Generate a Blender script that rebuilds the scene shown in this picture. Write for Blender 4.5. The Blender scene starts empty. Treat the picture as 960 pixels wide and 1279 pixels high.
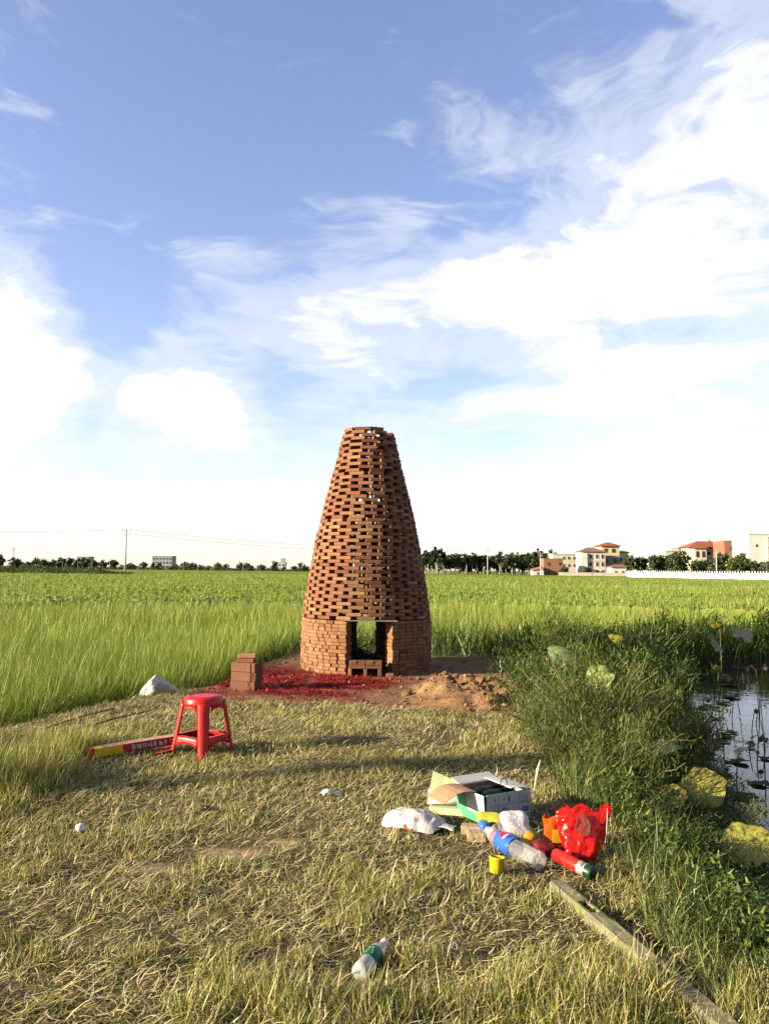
import bpy, bmesh, math, random
import numpy as np
from mathutils import Vector, Matrix, Euler, noise as mnoise

R = math.radians
scene = bpy.context.scene
COL = scene.collection
random.seed(7)

# ------------------------------------------------------------------ camera
cam_d = bpy.data.cameras.new('camera')
cam = bpy.data.objects.new('camera', cam_d)
COL.objects.link(cam)
cam_d.sensor_fit = 'HORIZONTAL'
cam_d.sensor_width = 36.0
cam_d.lens = 36.0
cam_d.clip_start = 0.05
cam_d.clip_end = 9000
CAM_H = 1.5
cam.matrix_world = (Matrix.Translation((0, 0, CAM_H)) @ Matrix.Rotation(R(90 + 4.3), 4, 'X')
                    @ Matrix.Rotation(R(0.6), 4, 'Z'))
scene.camera = cam

# ------------------------------------------------------------------ light
SUN_EL, SUN_AZ = 16.0, 17.0          # sun stands left of the view and a little behind it
sd = Vector((-math.cos(R(SUN_AZ)) * math.cos(R(SUN_EL)), -math.sin(R(SUN_AZ)) * math.cos(R(SUN_EL)), math.sin(R(SUN_EL))))
sun_d = bpy.data.lights.new('sun', 'SUN')
sun_d.energy = 5.0
sun_d.angle = R(0.55)
sun_d.color = (1.0, 0.85, 0.60)
sun = bpy.data.objects.new('sun', sun_d)
COL.objects.link(sun)
sun.rotation_euler = (-sd).to_track_quat('-Z', 'Y').to_euler()

scene.view_settings.view_transform = 'Standard'
scene.view_settings.look = 'None'
scene.view_settings.gamma = 1.0
scene.view_settings.exposure = 2.3
scene.view_settings.use_curve_mapping = False
scene.render.engine = 'CYCLES'
cy = scene.cycles
cy.max_bounces = 7; cy.diffuse_bounces = 3; cy.glossy_bounces = 3
cy.transmission_bounces = 5; cy.transparent_max_bounces = 10
cy.caustics_reflective = False; cy.caustics_refractive = False
cy.use_denoising = True

cy.sample_clamp_indirect = 6.0

world = bpy.data.worlds.new('World')
scene.world = world
world.use_nodes = True
world.cycles.sampling_method = 'MANUAL'
world.cycles.sample_map_resolution = 512


class NT:
    """small helper for node trees"""
    def __init__(self, tree):
        self.t = tree
        self.t.nodes.clear()

    def n(self, kind, ins=None, **props):
        nd = self.t.nodes.new(kind)
        for k, v in props.items():
            setattr(nd, k, v)
        for k, v in (ins or {}).items():
            self.set(nd.inputs[k], v)
        return nd

    def set(self, sock, v):
        if isinstance(v, bpy.types.NodeSocket):
            self.t.links.new(v, sock)
        else:
            if sock.type == 'RGBA' and len(v) == 3:
                v = (*v, 1)
            sock.default_value = v

    def m(self, op, a, b=None, c=None, clamp=False):
        nd = self.t.nodes.new('ShaderNodeMath')
        nd.operation = op
        nd.use_clamp = clamp
        for i, v in enumerate((a, b, c)):
            if v is not None:
                self.set(nd.inputs[i], v)
        return nd.outputs[0]

    def step(self, x, lo, hi, a=0.0, b=1.0):
        nd = self.t.nodes.new('ShaderNodeMapRange')
        nd.interpolation_type = 'SMOOTHSTEP'
        self.set(nd.inputs[0], x)
        for i, v in enumerate((lo, hi, a, b)):
            self.set(nd.inputs[i + 1], v)
        return nd.outputs[0]

    def mix(self, f, a, b, blend='MIX'):
        nd = self.t.nodes.new('ShaderNodeMix')
        nd.data_type = 'RGBA'
        nd.blend_type = blend
        self.set(nd.inputs[0], f)
        self.set(nd.inputs[6], a)
        self.set(nd.inputs[7], b)
        return nd.outputs[2]

    def noise(self, vec, scale, detail=4, rough=0.55, dist=0.0):
        nd = self.n('ShaderNodeTexNoise', {'Scale': scale, 'Detail': detail, 'Roughness': rough, 'Distortion': dist})
        if vec is not None:
            self.set(nd.inputs['Vector'], vec)
        return nd.outputs['Fac']


def build_world():
    g = NT(world.node_tree)
    out = g.n('ShaderNodeOutputWorld')
    sky = g.n('ShaderNodeTexSky')
    sky.sky_type = 'NISHITA'
    sky.sun_disc = False
    sky.sun_elevation = R(SUN_EL)
    sky.sun_rotation = R(270.0 - SUN_AZ)
    sky.air_density = 1.0; sky.dust_density = 0.6; sky.ozone_density = 2.0
    tc = g.n('ShaderNodeTexCoord')
    sep = g.n('ShaderNodeSeparateXYZ', {0: tc.outputs['Generated']})
    x, y, z = sep.outputs
    deg = 57.29578
    az = g.m('MULTIPLY', g.m('ARCTAN2', x, y), deg)
    el = g.m('MULTIPLY', g.m('ARCSINE', z), deg)
    # cloud texture: streaky, sampled on the direction
    mp = g.n('ShaderNodeVectorMath', {0: tc.outputs['Generated'], 1: (2.6, 2.6, 6.5)}, operation='MULTIPLY')
    v = mp.outputs[0]
    warp = g.n('ShaderNodeTexNoise', {'Vector': v, 'Scale': 1.1, 'Detail': 3.0})
    off = g.n('ShaderNodeVectorMath', {0: warp.outputs['Color'], 1: (0.5, 0.5, 0.5)}, operation='SUBTRACT')
    offs = g.n('ShaderNodeVectorMath', {0: off.outputs[0], 'Scale': 1.3}, operation='SCALE')
    vv = g.n('ShaderNodeVectorMath', {0: v, 1: offs.outputs[0]}, operation='ADD').outputs[0]
    n1 = g.noise(vv, 2.3, 9, 0.56, 0.25)
    n2 = g.noise(vv, 7.0, 6, 0.6, 0.4)
    tex = g.m('ADD', g.m('MULTIPLY', n1, 0.8), g.m('MULTIPLY', n2, 0.22))
    wa = g.n('ShaderNodeSeparateXYZ', {0: off.outputs[0]}).outputs
    azw = g.m('ADD', az, g.m('MULTIPLY', wa[0], 12.0))
    elw = g.m('ADD', el, g.m('MULTIPLY', wa[1], 7.0))
    blobs = [(20, 12, 13, 8, .23), (22, 22, 9, 5, .26), (30, 30, 9, 6, .16), (7, 19.5, 7, 2.6, .27), (-4, 18.5, 5, 2.4, .24), (0, 15.5, 8, 1.2, .10), (-12, 21.5, 3, 1.6, .14),
             (-27, 12, 5.0, 5.5, .46), (-14, 11.5, 5.5, 3.4, .40), (14, 5, 18, 4, .09),
             (-16, 29, 16, 9, -.26), (0, 31, 9, 6, -.08), (21, 17.0, 5.5, 1.5, -.36), (-1, 24, 5, 3, .08), (10, 29, 5, 3, .08), (16, 14.5, 6, 2, .14), (12, 18, 5, 3, .10), (6, 13.2, 5.5, 1.0, -.24), (9, 8.6, 5, 1.0, -.16), (4, 39, 26, 4, -.16), (-20, 16.5, 2.6, 3.0, -.26),
             (-7, 12.5, 3, 3.0, -.20), (7, 25.5, 5, 2.4, -.20), (26, 23, 3, 2, -.10), (-21, 9, 2.5, 3, -.16), (-12, 7, 8, 1.6, -.10)]
    bias = None
    for a, e, sa, se, w in blobs:
        da = g.m('DIVIDE', g.m('SUBTRACT', azw, a), sa)
        de = g.m('DIVIDE', g.m('SUBTRACT', elw, e), se)
        q = g.m('ADD', g.m('MULTIPLY', da, da), g.m('MULTIPLY', de, de))
        gsn = g.m('MULTIPLY', g.m('EXPONENT', g.m('MULTIPLY', q, -1.0)), w)
        bias = gsn if bias is None else g.m('ADD', bias, gsn)
    dens = g.m('ADD', tex, bias)
    cloud = g.step(dens, 0.53, 0.77)
    wisp = g.step(dens, 0.38, 0.60, 0.0, 0.46)
    cov = g.m('MAXIMUM', cloud, wisp)
    low = g.step(el, 0.0, 8.0, 0.52, 0.0)          # bright hazy air low over the plain
    cov = g.m('MAXIMUM', cov, low)
    # slightly bluer, periwinkle clear sky
    blue = g.mix(1.0, sky.outputs[0], (1.44, 1.17, 1.25), 'MULTIPLY')
    shade = g.step(n2, 0.3, 0.75, 0.94, 1.06)
    cl = g.n('ShaderNodeVectorMath', {0: (4.25, 4.35, 4.5), 'Scale': shade}, operation='SCALE').outputs[0]
    colr = g.mix(cov, blue, cl)
    bg = g.n('ShaderNodeBackground', {'Color': colr, 'Strength': 0.05})
    g.set(out.inputs[0], bg.outputs[0])


build_world()

# ------------------------------------------------------------------ helpers
def props(o, label=None, cat=None, group=None, kind=None):
    if label: o['label'] = label
    if cat: o['category'] = cat
    if group: o['group'] = group
    if kind: o['kind'] = kind
    return o


def empty(name, loc, label, cat, group=None, rz=0.0):
    o = bpy.data.objects.new(name, None)
    o.empty_display_size = 0.1
    COL.objects.link(o)
    o.location = loc
    o.rotation_euler = (0, 0, rz)
    return props(o, label, cat, group)


def link(name, mesh, parent=None, loc=None, rot=None):
    o = bpy.data.objects.new(name, mesh)
    COL.objects.link(o)
    if parent is not None:
        o.parent = parent
    if loc is not None:
        o.location = loc
    if rot is not None:
        o.rotation_euler = rot
    return o


def copy_tree(o, parent=None):
    c = o.copy()
    COL.objects.link(c)
    c.parent = parent
    for ch in o.children:
        copy_tree(ch, c)
    return c


class MB:
    """collects shapes into one mesh"""
    def __init__(self):
        self.v = []; self.f = []; self.mi = []; self.cur = 0

    def add(self, vs, fs):
        b = len(self.v)
        self.v += [tuple(p) for p in vs]
        self.f += [tuple(b + i for i in q) for q in fs]
        self.mi += [self.cur] * len(fs)

    def box(self, c, s, rz=0.0, M=None):
        hx, hy, hz = s[0] / 2, s[1] / 2, s[2] / 2
        vs = [Vector((x, y, z)) for x in (-hx, hx) for y in (-hy, hy) for z in (-hz, hz)]
        m = M if M is not None else Matrix.Rotation(rz, 4, 'Z')
        vs = [(m @ p) + Vector(c) for p in vs]
        self.add(vs, [(0, 1, 3, 2), (4, 6, 7, 5), (0, 4, 5, 1), (2, 3, 7, 6), (0, 2, 6, 4), (1, 5, 7, 3)])
        return self

    def tube(self, pts, rad, n=8, cap=True):
        pts = [Vector(p) for p in pts]
        if not hasattr(rad, '__len__'):
            rad = [rad] * len(pts)
        vs = []; prev = None
        for i, p in enumerate(pts):
            d = (pts[min(i + 1, len(pts) - 1)] - pts[max(i - 1, 0)]).normalized()
            a = prev if prev is not None else (Vector((1, 0, 0)) if abs(d.x) < 0.8 else Vector((0, 1, 0)))
            a = (a - d * a.dot(d)).normalized()
            b = d.cross(a); prev = a
            for k in range(n):
                t = 2 * math.pi * k / n
                vs.append(p + (a * math.cos(t) + b * math.sin(t)) * rad[i])
        fs = []
        for i in range(len(pts) - 1):
            for k in range(n):
                k2 = (k + 1) % n
                fs.append((i * n + k, i * n + k2, (i + 1) * n + k2, (i + 1) * n + k))
        if cap:
            fs.append(tuple(range(n))[::-1])
            fs.append(tuple(range((len(pts) - 1) * n, len(pts) * n)))
        self.add(vs, fs)
        return self

    def lathe(self, prof, n=20, M=None, a0=0.0, a1=2 * math.pi):
        """profile of (radius, height) about z"""
        full = abs(a1 - a0 - 2 * math.pi) < 1e-6
        cols = n if full else n + 1
        vs = []
        for r, h in prof:
            for k in range(cols):
                t = a0 + (a1 - a0) * k / n
                p = Vector((r * math.cos(t), r * math.sin(t), h))
                vs.append(M @ p if M is not None else p)
        fs = []
        for i in range(len(prof) - 1):
            for k in range(n):
                k2 = (k + 1) % cols
                fs.append((i * cols + k, i * cols + k2, (i + 1) * cols + k2, (i + 1) * cols + k))
        self.add(vs, fs)
        return self

    def grid(self, fn, nu, nv):
        vs = [fn(i / nu, j / nv) for j in range(nv + 1) for i in range(nu + 1)]
        w = nu + 1
        fs = [(j * w + i, j * w + i + 1, (j + 1) * w + i + 1, (j + 1) * w + i) for j in range(nv) for i in range(nu)]
        self.add(vs, fs)
        return self

    def crumple(self, amp, scale, seed=0.0):
        out = []
        for p in self.v:
            q = Vector(p) * scale + Vector((seed, seed * 1.7, seed * 0.3))
            d = mnoise.noise_vector(q) + 0.5 * mnoise.noise_vector(q * 2.3)
            out.append(tuple(Vector(p) + d * amp))
        self.v = out
        return self

    def mesh(self, name, mats, smooth=False):
        me = bpy.data.meshes.new(name)
        me.from_pydata(self.v, [], self.f)
        mats = mats if isinstance(mats, (list, tuple)) else [mats]
        for m in mats:
            me.materials.append(m)
        if len(mats) > 1:
            me.polygons.foreach_set('material_index', self.mi)
        if smooth:
            me.polygons.foreach_set('use_smooth', [True] * len(me.polygons))
        me.update()
        return me

    def obj(self, name, mats, parent=None, smooth=False, bevel=0.0, solid=0.0, loc=None, rot=None):
        o = link(name, self.mesh(name, mats, smooth), parent, loc, rot)
        if solid:
            md = o.modifiers.new('thickness', 'SOLIDIFY'); md.thickness = solid; md.offset = 0
        if bevel:
            md = o.modifiers.new('bevel', 'BEVEL'); md.width = bevel; md.segments = 2; md.limit_method = 'ANGLE'
        return o


def np_mesh(name, V, F, colr=None, mat=None, smooth=False):
    me = bpy.data.meshes.new(name)
    V = np.ascontiguousarray(V, dtype=np.float32); F = np.ascontiguousarray(F, dtype=np.int32)
    me.vertices.add(len(V)); me.vertices.foreach_set('co', V.ravel())
    k = F.shape[1]
    me.loops.add(F.size); me.loops.foreach_set('vertex_index', F.ravel())
    me.polygons.add(len(F)); me.polygons.foreach_set('loop_start', np.arange(0, F.size, k, dtype=np.int32))
    me.polygons.foreach_set('use_smooth', np.full(len(F), smooth))
    me.update(calc_edges=True)
    if colr is not None:
        at = me.color_attributes.new('Col', 'FLOAT_COLOR', 'POINT')
        c4 = np.ones((len(V), 4), dtype=np.float32); c4[:, :3] = colr
        at.data.foreach_set('color', c4.ravel())
    if mat is not None:
        me.materials.append(mat)
    return me


def _hash(ix, iy, s):
    h = (ix.astype(np.int64) * 374761393 + iy.astype(np.int64) * 668265263 + s * 1442695041) & 0x7fffffff
    h = ((h ^ (h >> 13)) * 1274126177) & 0x7fffffff
    return ((h ^ (h >> 16)) & 0xffff) / 65535.0


def vnoise(x, y, s=0):
    x = np.asarray(x, float); y = np.asarray(y, float)
    ix = np.floor(x); iy = np.floor(y)
    fx = x - ix; fy = y - iy
    fx = fx * fx * (3 - 2 * fx); fy = fy * fy * (3 - 2 * fy)
    a = _hash(ix, iy, s); b = _hash(ix + 1, iy, s); c = _hash(ix, iy + 1, s); d = _hash(ix + 1, iy + 1, s)
    return (a * (1 - fx) + b * fx) * (1 - fy) + (c * (1 - fx) + d * fx) * fy


def fbm(x, y, s=0, o=4):
    t = 0; a = 0.5
    for i in range(o):
        t = t + a * vnoise(np.asarray(x) * 2 ** i, np.asarray(y) * 2 ** i, s + i * 17); a *= 0.5
    return t / (1 - 0.5 ** o)


def sstep(x, lo, hi):
    t = np.clip((np.asarray(x, float) - lo) / (hi - lo), 0, 1)
    return t * t * (3 - 2 * t)


def sdist(x, y, poly):
    """signed distance to a polygon, negative inside"""
    x = np.asarray(x, float); y = np.asarray(y, float)
    d = np.full(x.shape, 1e9); ins = np.zeros(x.shape, bool)
    n = len(poly)
    for i in range(n):
        (ax, ay), (bx, by) = poly[i], poly[(i + 1) % n]
        ex, ey = bx - ax, by - ay
        wx, wy = x - ax, y - ay
        t = np.clip((wx * ex + wy * ey) / (ex * ex + ey * ey), 0, 1)
        d = np.minimum(d, (wx - ex * t) ** 2 + (wy - ey * t) ** 2)
        c = (ay > y) != (by > y)
        with np.errstate(divide='ignore', invalid='ignore'):
            ins ^= c & (x < (bx - ax) * (y - ay) / ((by - ay) if by != ay else 1e-9) + ax)
    d = np.sqrt(d)
    return np.where(ins, -d, d)


# ------------------------------------------------------------------ materials
def new_mat(name):
    m = bpy.data.materials.new(name)
    m.use_nodes = True
    return m, NT(m.node_tree)


def principled(g, col, rough=0.6, bump=None, bump_d=0.01, **kw):
    b = g.n('ShaderNodeBsdfPrincipled', {'Base Color': col, 'Roughness': rough, 'Specular IOR Level': 0.22})
    for k, v in kw.items():
        g.set(b.inputs[k.replace('_', ' ')], v)
    if bump is not None:
        bp = g.n('ShaderNodeBump', {'Height': bump, 'Distance': bump_d, 'Strength': 1.0})
        g.set(b.inputs['Normal'], bp.outputs[0])
    return b


def out(g, sh, disp=None):
    o = g.n('ShaderNodeOutputMaterial')
    g.set(o.inputs[0], sh)


ALB = 0.46            # reflectance of the colours named below, which were picked by eye from lit surfaces


def simple(name, col, rough=0.6, var=0.18, scale=12.0, bump=0.0, dirt=None, **kw):
    col = tuple(c * ALB for c in col)
    dirt = tuple(c * ALB for c in dirt) if dirt else None
    m, g = new_mat(name)
    tc = g.n('ShaderNodeTexCoord').outputs['Object']
    n = g.noise(tc, scale, 5, 0.6)
    c0 = tuple(max(0, c * (1 - var)) for c in col); c1 = tuple(min(1, c * (1 + var)) for c in col)
    c = g.mix(g.step(n, 0.3, 0.7), c0, c1)
    if dirt:
        nd = g.noise(tc, scale * 0.6, 6, 0.65, 0.4)
        c = g.mix(g.step(nd, 0.52, 0.72, 0, 0.8), c, dirt)
    b = principled(g, c, rough, g.noise(tc, scale * 4, 4) if bump else None, bump, **kw)
    out(g, b.outputs[0])
    return m


def foliage_mat(name, trans=0.35, gloss=0.02, tint=(.45, .45, .45), blotch=False):
    m, g = new_mat(name)
    at = g.n('ShaderNodeAttribute', attribute_name='Col').outputs['Color']
    c = g.mix(1.0, at, tint, 'MULTIPLY')
    if blotch:
        tc = g.n('ShaderNodeTexCoord').outputs['Object']
        c = g.mix(g.step(g.noise(tc, 14, 6, .65, .5), .55, .68, 0, .6), c, (.055, .032, .014))
        c = g.mix(g.step(g.noise(tc, 45, 3), .58, .7, 0, .5), c, (.03, .03, .01))
    d = g.n('ShaderNodeBsdfDiffuse', {'Color': c})
    warm = g.mix(1.0, c, (1.15, 1.1, 0.55), 'MULTIPLY')
    t = g.n('ShaderNodeBsdfTranslucent', {'Color': warm})
    mx = g.n('ShaderNodeMixShader', {0: trans, 1: d.outputs[0], 2: t.outputs[0]})
    gl = g.n('ShaderNodeBsdfGlossy', {'Color': (1, 1, 1, 1), 'Roughness': 0.45})
    mx2 = g.n('ShaderNodeMixShader', {0: gloss, 1: mx.outputs[0], 2: gl.outputs[0]})
    out(g, mx2.outputs[0])
    return m


def brick_mat():
    m, g = new_mat('fired_brick')
    tc = g.n('ShaderNodeTexCoord').outputs['Object']
    at = g.n('ShaderNodeAttribute', attribute_name='Col').outputs['Color']
    n = g.noise(tc, 14, 6, 0.65)
    c = g.mix(g.step(n, 0.35, 0.7, 0, 0.5), at, g.mix(1.0, at, (1.35, 1.25, 1.1), 'MULTIPLY'))
    n2 = g.noise(tc, 5, 5, 0.7, 0.5)
    c = g.mix(g.step(n2, 0.55, 0.75, 0, 0.4), c, (0.17, 0.105, 0.06))
    n3 = g.noise(tc, 38, 3, 0.6)
    c = g.mix(g.step(n3, 0.58, 0.7, 0, 0.55), c, (0.04, 0.018, 0.012))
    b = principled(g, c, 0.9, g.noise(tc, 60, 5, 0.7), 0.004)
    out(g, b.outputs[0])
    return m


def ground_mat():
    m, g = new_mat('soil_and_turf')
    tc = g.n('ShaderNodeTexCoord').outputs['Object']
    at = g.n('ShaderNodeAttribute', attribute_name='Col').outputs['Color']
    n = g.noise(tc, 9, 8, 0.65)
    c = g.mix(g.step(n, 0.3, 0.72), g.mix(1.0, at, (0.62, 0.60, 0.58), 'MULTIPLY'), g.mix(1.0, at, (1.3, 1.25, 1.2), 'MULTIPLY'))
    n2 = g.noise(tc, 45, 4, 0.6)
    c = g.mix(g.step(n2, 0.5, 0.8, 0, 0.4), c, g.mix(1.0, at, (1.6, 1.5, 1.3), 'MULTIPLY'))
    h = g.m('ADD', g.noise(tc, 22, 6, 0.65), g.m('MULTIPLY', g.noise(tc, 80, 3), 0.35))
    b = principled(g, c, 0.95, h, 0.03)
    out(g, b.outputs[0])
    return m


def water_mat():
    m, g = new_mat('pond_water')
    tc = g.n('ShaderNodeTexCoord').outputs['Object']
    h = g.noise(tc, 3.0, 3, 0.5)
    b = principled(g, (0.012, 0.014, 0.010), 0.035, h, 0.006, IOR=1.33, Specular_IOR_Level=0.5)
    out(g, b.outputs[0])
    return m


def plastic(name, col, rough=0.35, trans=0.0, clear=0.0, spec=0.5, var=0.08, wrinkle=0.0):
    """thin plastic film or moulded plastic; trans lets light through, clear lets the view through"""
    tint = tuple(0.6 + 0.4 * c for c in col)
    col = tuple(c * ALB for c in col)
    m, g = new_mat(name)
    tc = g.n('ShaderNodeTexCoord').outputs['Object']
    n = g.noise(tc, 8, 4)
    c = g.mix(g.step(n, 0.3, 0.7), tuple(c * (1 - var) for c in col), tuple(min(1, c * (1 + var)) for c in col))
    hb = g.noise(tc, 30, 3)
    if wrinkle:                                   # sharp creases of thin crumpled film
        r1 = g.m('ABSOLUTE', g.m('SUBTRACT', g.noise(tc, 9, 3, .5, 1.0), 0.5))
        vo = g.n('ShaderNodeTexVoronoi', {'Vector': tc, 'Scale': 13.0}, feature='DISTANCE_TO_EDGE')
        hb = g.m('ADD', g.m('MULTIPLY', r1, 1.4), g.m('MULTIPLY', vo.outputs['Distance'], 0.7))
    b = principled(g, c, rough, hb, wrinkle or 0.002)
    b.inputs['Specular IOR Level'].default_value = spec * .5
    sh = b.outputs[0]
    if trans:
        t = g.n('ShaderNodeBsdfTranslucent', {'Color': c})
        sh = g.n('ShaderNodeMixShader', {0: trans, 1: sh, 2: t.outputs[0]}).outputs[0]
    if clear:
        tr = g.n('ShaderNodeBsdfTransparent', {'Color': tint})
        sh = g.n('ShaderNodeMixShader', {0: clear, 1: sh, 2: tr.outputs[0]}).outputs[0]
    out(g, sh)
    return m


M = {}
M['brick'] = brick_mat()
M['ground'] = ground_mat()
M['water'] = water_mat()
M['rice'] = foliage_mat('rice_blades', 0.25, 0.015, (.445, .515, .40))
M['grass'] = foliage_mat('grass_blades', 0.26, 0.015, (.65, .63, .62))
M['hay'] = foliage_mat('cut_straw', 0.15, 0.02)
M['leaf'] = foliage_mat('weed_leaves', 0.24, 0.015, (.35, .40, .34))
M['lotus'] = foliage_mat('lotus_leaf', 0.30, 0.02, blotch=True)
M['treeleaf'] = foliage_mat('tree_leaves', 0.20, 0.02)
M['stem'] = simple('plant_stem', (0.16, 0.14, 0.05), 0.8)
M['deadstem'] = simple('dead_stem', (0.13, 0.09, 0.05), 0.85)
M['bark'] = simple('bark', (0.16, 0.12, 0.08), 0.9, 0.3, 20)
M['palebark'] = simple('pale_bark', (0.55, 0.50, 0.42), 0.85, 0.2, 3)
M['redplastic'] = plastic('red_moulded_plastic', (0.62, 0.016, 0.012), 0.38, 0.05)
M['redfilm'] = plastic('red_bag_film', (0.78, 0.012, 0.008), 0.22, 0.35, 0.10, 0.9, wrinkle=.014)
M['orangefilm'] = plastic('orange_bag_film', (0.80, 0.14, 0.01), 0.22, 0.35, 0.10, 0.9, wrinkle=.010)
M['clearfilm'] = plastic('clear_film', (0.75, 0.72, 0.68), 0.18, 0.2, 0.55, 0.8, wrinkle=.014)
M['smokefilm'] = plastic('smoky_film', (0.30, 0.10, 0.07), 0.2, 0.2, 0.40)
M['whitefilm'] = plastic('white_bag_film', (0.80, 0.78, 0.74), 0.30, 0.25, 0.0, 0.8, wrinkle=.010)
M['sackcloth'] = plastic('woven_sack', (0.70, 0.68, 0.62), 0.6, 0.1, 0.0, 0.4, wrinkle=.012)
M['sacktan'] = simple('sack_tan_panel', (0.45, 0.33, 0.17), 0.75, 0.2, 20)
M['pet'] = plastic('clear_bottle_plastic', (0.88, 0.90, 0.92), 0.08, 0.05, 0.80, 0.8)
M['frost'] = plastic('hazy_bottle_plastic', (0.85, 0.88, 0.88), 0.18, 0.22, 0.48, 0.6)
M['capwhite'] = plastic('white_cap', (0.82, 0.80, 0.76), 0.4)
M['bluelabel'] = plastic('blue_label', (0.03, 0.13, 0.62), 0.3)
M['logored'] = plastic('logo_red', (0.70, 0.01, 0.03), 0.35)
M['logowhite'] = plastic('logo_white', (0.85, 0.85, 0.85), 0.35)
M['logoblue'] = plastic('logo_blue', (0.01, 0.06, 0.42), 0.35)
M['bluecap'] = plastic('blue_cap', (0.04, 0.16, 0.62), 0.35)
M['greenlabel'] = plastic('green_label', (0.005, 0.13, 0.065), 0.3)
M['yellow'] = plastic('yellow_plastic', (0.80, 0.62, 0.015), 0.4, 0.1)
M['ygpack'] = plastic('yellow_green_film', (0.58, 0.55, 0.06), 0.3, 0.2)
M['pinkpack'] = plastic('printed_snack_film', (0.80, 0.66, 0.66), 0.3, 0.2)
def printed(name, cols, scale):
    m, g = new_mat(name)
    tc = g.n('ShaderNodeTexCoord').outputs['Object']
    c = tuple(x * ALB for x in cols[0])
    for i, k in enumerate(cols[1:]):
        off = g.n('ShaderNodeVectorMath', {0: tc, 1: (i * 3.1, i * 1.7, .4)}, operation='ADD').outputs[0]
        c = g.mix(g.step(g.noise(off, scale * (1 + .4 * i), 3, .6, .6), .52, .58), c, tuple(x * ALB for x in k))
    out(g, principled(g, c, .3, g.m('ABSOLUTE', g.m('SUBTRACT', g.noise(tc, 14, 3, .5, .8), .5)), .010).outputs[0])
    return m


M['snack'] = printed('printed_snack_pack', [(.84, .80, .80), (.80, .50, .55), (.62, .66, .80), (.80, .62, .40)], 16)
M['amber'] = plastic('amber_card', (0.72, 0.36, 0.02), 0.5)
M['maroon'] = plastic('maroon_film', (0.16, 0.008, 0.010), 0.35, wrinkle=.010)
M['black'] = plastic('black_plastic', (0.012, 0.013, 0.016), 0.3)
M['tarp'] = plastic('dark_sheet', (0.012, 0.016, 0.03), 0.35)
M['canred'] = plastic('red_tin', (0.50, 0.02, 0.015), 0.3)
M['tin'] = simple('bare_tin', (0.66, 0.66, 0.64), 0.35, 0.1, 20, Metallic=0.6)
M['darkgreen'] = plastic('dark_green_plastic', (0.01, 0.05, 0.025), 0.35)
M['cardbrown'] = simple('brown_cardboard', (0.42, 0.26, 0.14), 0.85, 0.12, 10)
M['cardwhite'] = simple('white_card', (0.74, 0.73, 0.70), 0.7, 0.06, 6)
M['cardgrey'] = simple('grey_printed_card', (0.52, 0.51, 0.52), 0.7, 0.08, 10)
M['cardgreen'] = simple('green_printed_card', (0.10, 0.48, 0.22), 0.6, 0.25, 5)
M['cardpale'] = simple('pale_green_card', (0.58, 0.68, 0.36), 0.7, 0.1, 6)
M['ink'] = simple('printing_ink', (0.10, 0.10, 0.11), 0.7)
M['boxred'] = simple('red_printed_card', (0.55, 0.03, 0.02), 0.5, 0.15, 10)
M['boxdark'] = simple('dark_red_print', (0.24, 0.05, 0.045), 0.5, 0.2, 10)
M['boxyellow'] = simple('yellow_print', (0.82, 0.60, 0.01), 0.45, 0.1, 10)
M['boxpale'] = simple('faded_card_top', (0.55, 0.30, 0.22), 0.7, 0.15, 10)
M['paperwhite'] = simple('white_paper', (0.80, 0.80, 0.78), 0.8, 0.05, 8)
M['stone'] = simple('tan_stone', (0.42, 0.33, 0.20), 0.9, 0.2, 12, 0.006)
M['wood'] = simple('stick_wood', (0.20, 0.13, 0.07), 0.9, 0.3, 15)
M['steel'] = simple('dull_steel', (0.30, 0.29, 0.27), 0.55, 0.2, 12)
M['galv'] = simple('grey_metal', (0.42, 0.43, 0.44), 0.5)
M['concrete_pole'] = simple('pole_concrete', (0.42, 0.41, 0.38), 0.85, 0.1, 4)
M['palepole'] = simple('pale_concrete', (0.60, 0.58, 0.53), 0.85, 0.1, 4)
M['wire'] = simple('wire', (0.16, 0.16, 0.17), 0.6)
M['winglass'] = simple('window_glass', (0.03, 0.04, 0.055), 0.15, 0.2, 1)
M['winframe'] = simple('window_frame', (0.55, 0.54, 0.50), 0.6)
M['winbrown'] = simple('window_frame_brown', (0.18, 0.10, 0.07), 0.6)
for nm, c in dict(wall_cream=(0.74, 0.68, 0.55), wall_white=(0.80, 0.78, 0.72), wall_yellow=(0.72, 0.62, 0.38), wall_pale=(0.66, 0.64, 0.50),
                  wall_brick=(0.27, 0.135, 0.09), wall_orange=(0.33, 0.165, 0.10), wall_grey=(0.30, 0.30, 0.28), wall_brown=(0.28, 0.23, 0.19), roof_red=(0.34, 0.10, 0.055),
                  roof_brown=(0.30, 0.14, 0.09), far_white=(0.62, 0.64, 0.66), far_grey=(0.36, 0.39, 0.43), trim=(0.70, 0.66, 0.58), dark_trim=(0.20, 0.18, 0.17)).items():
    M[nm] = simple(nm, c, 0.85, 0.07, 0.8, dirt=tuple(x * 0.75 for x in c))


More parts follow.
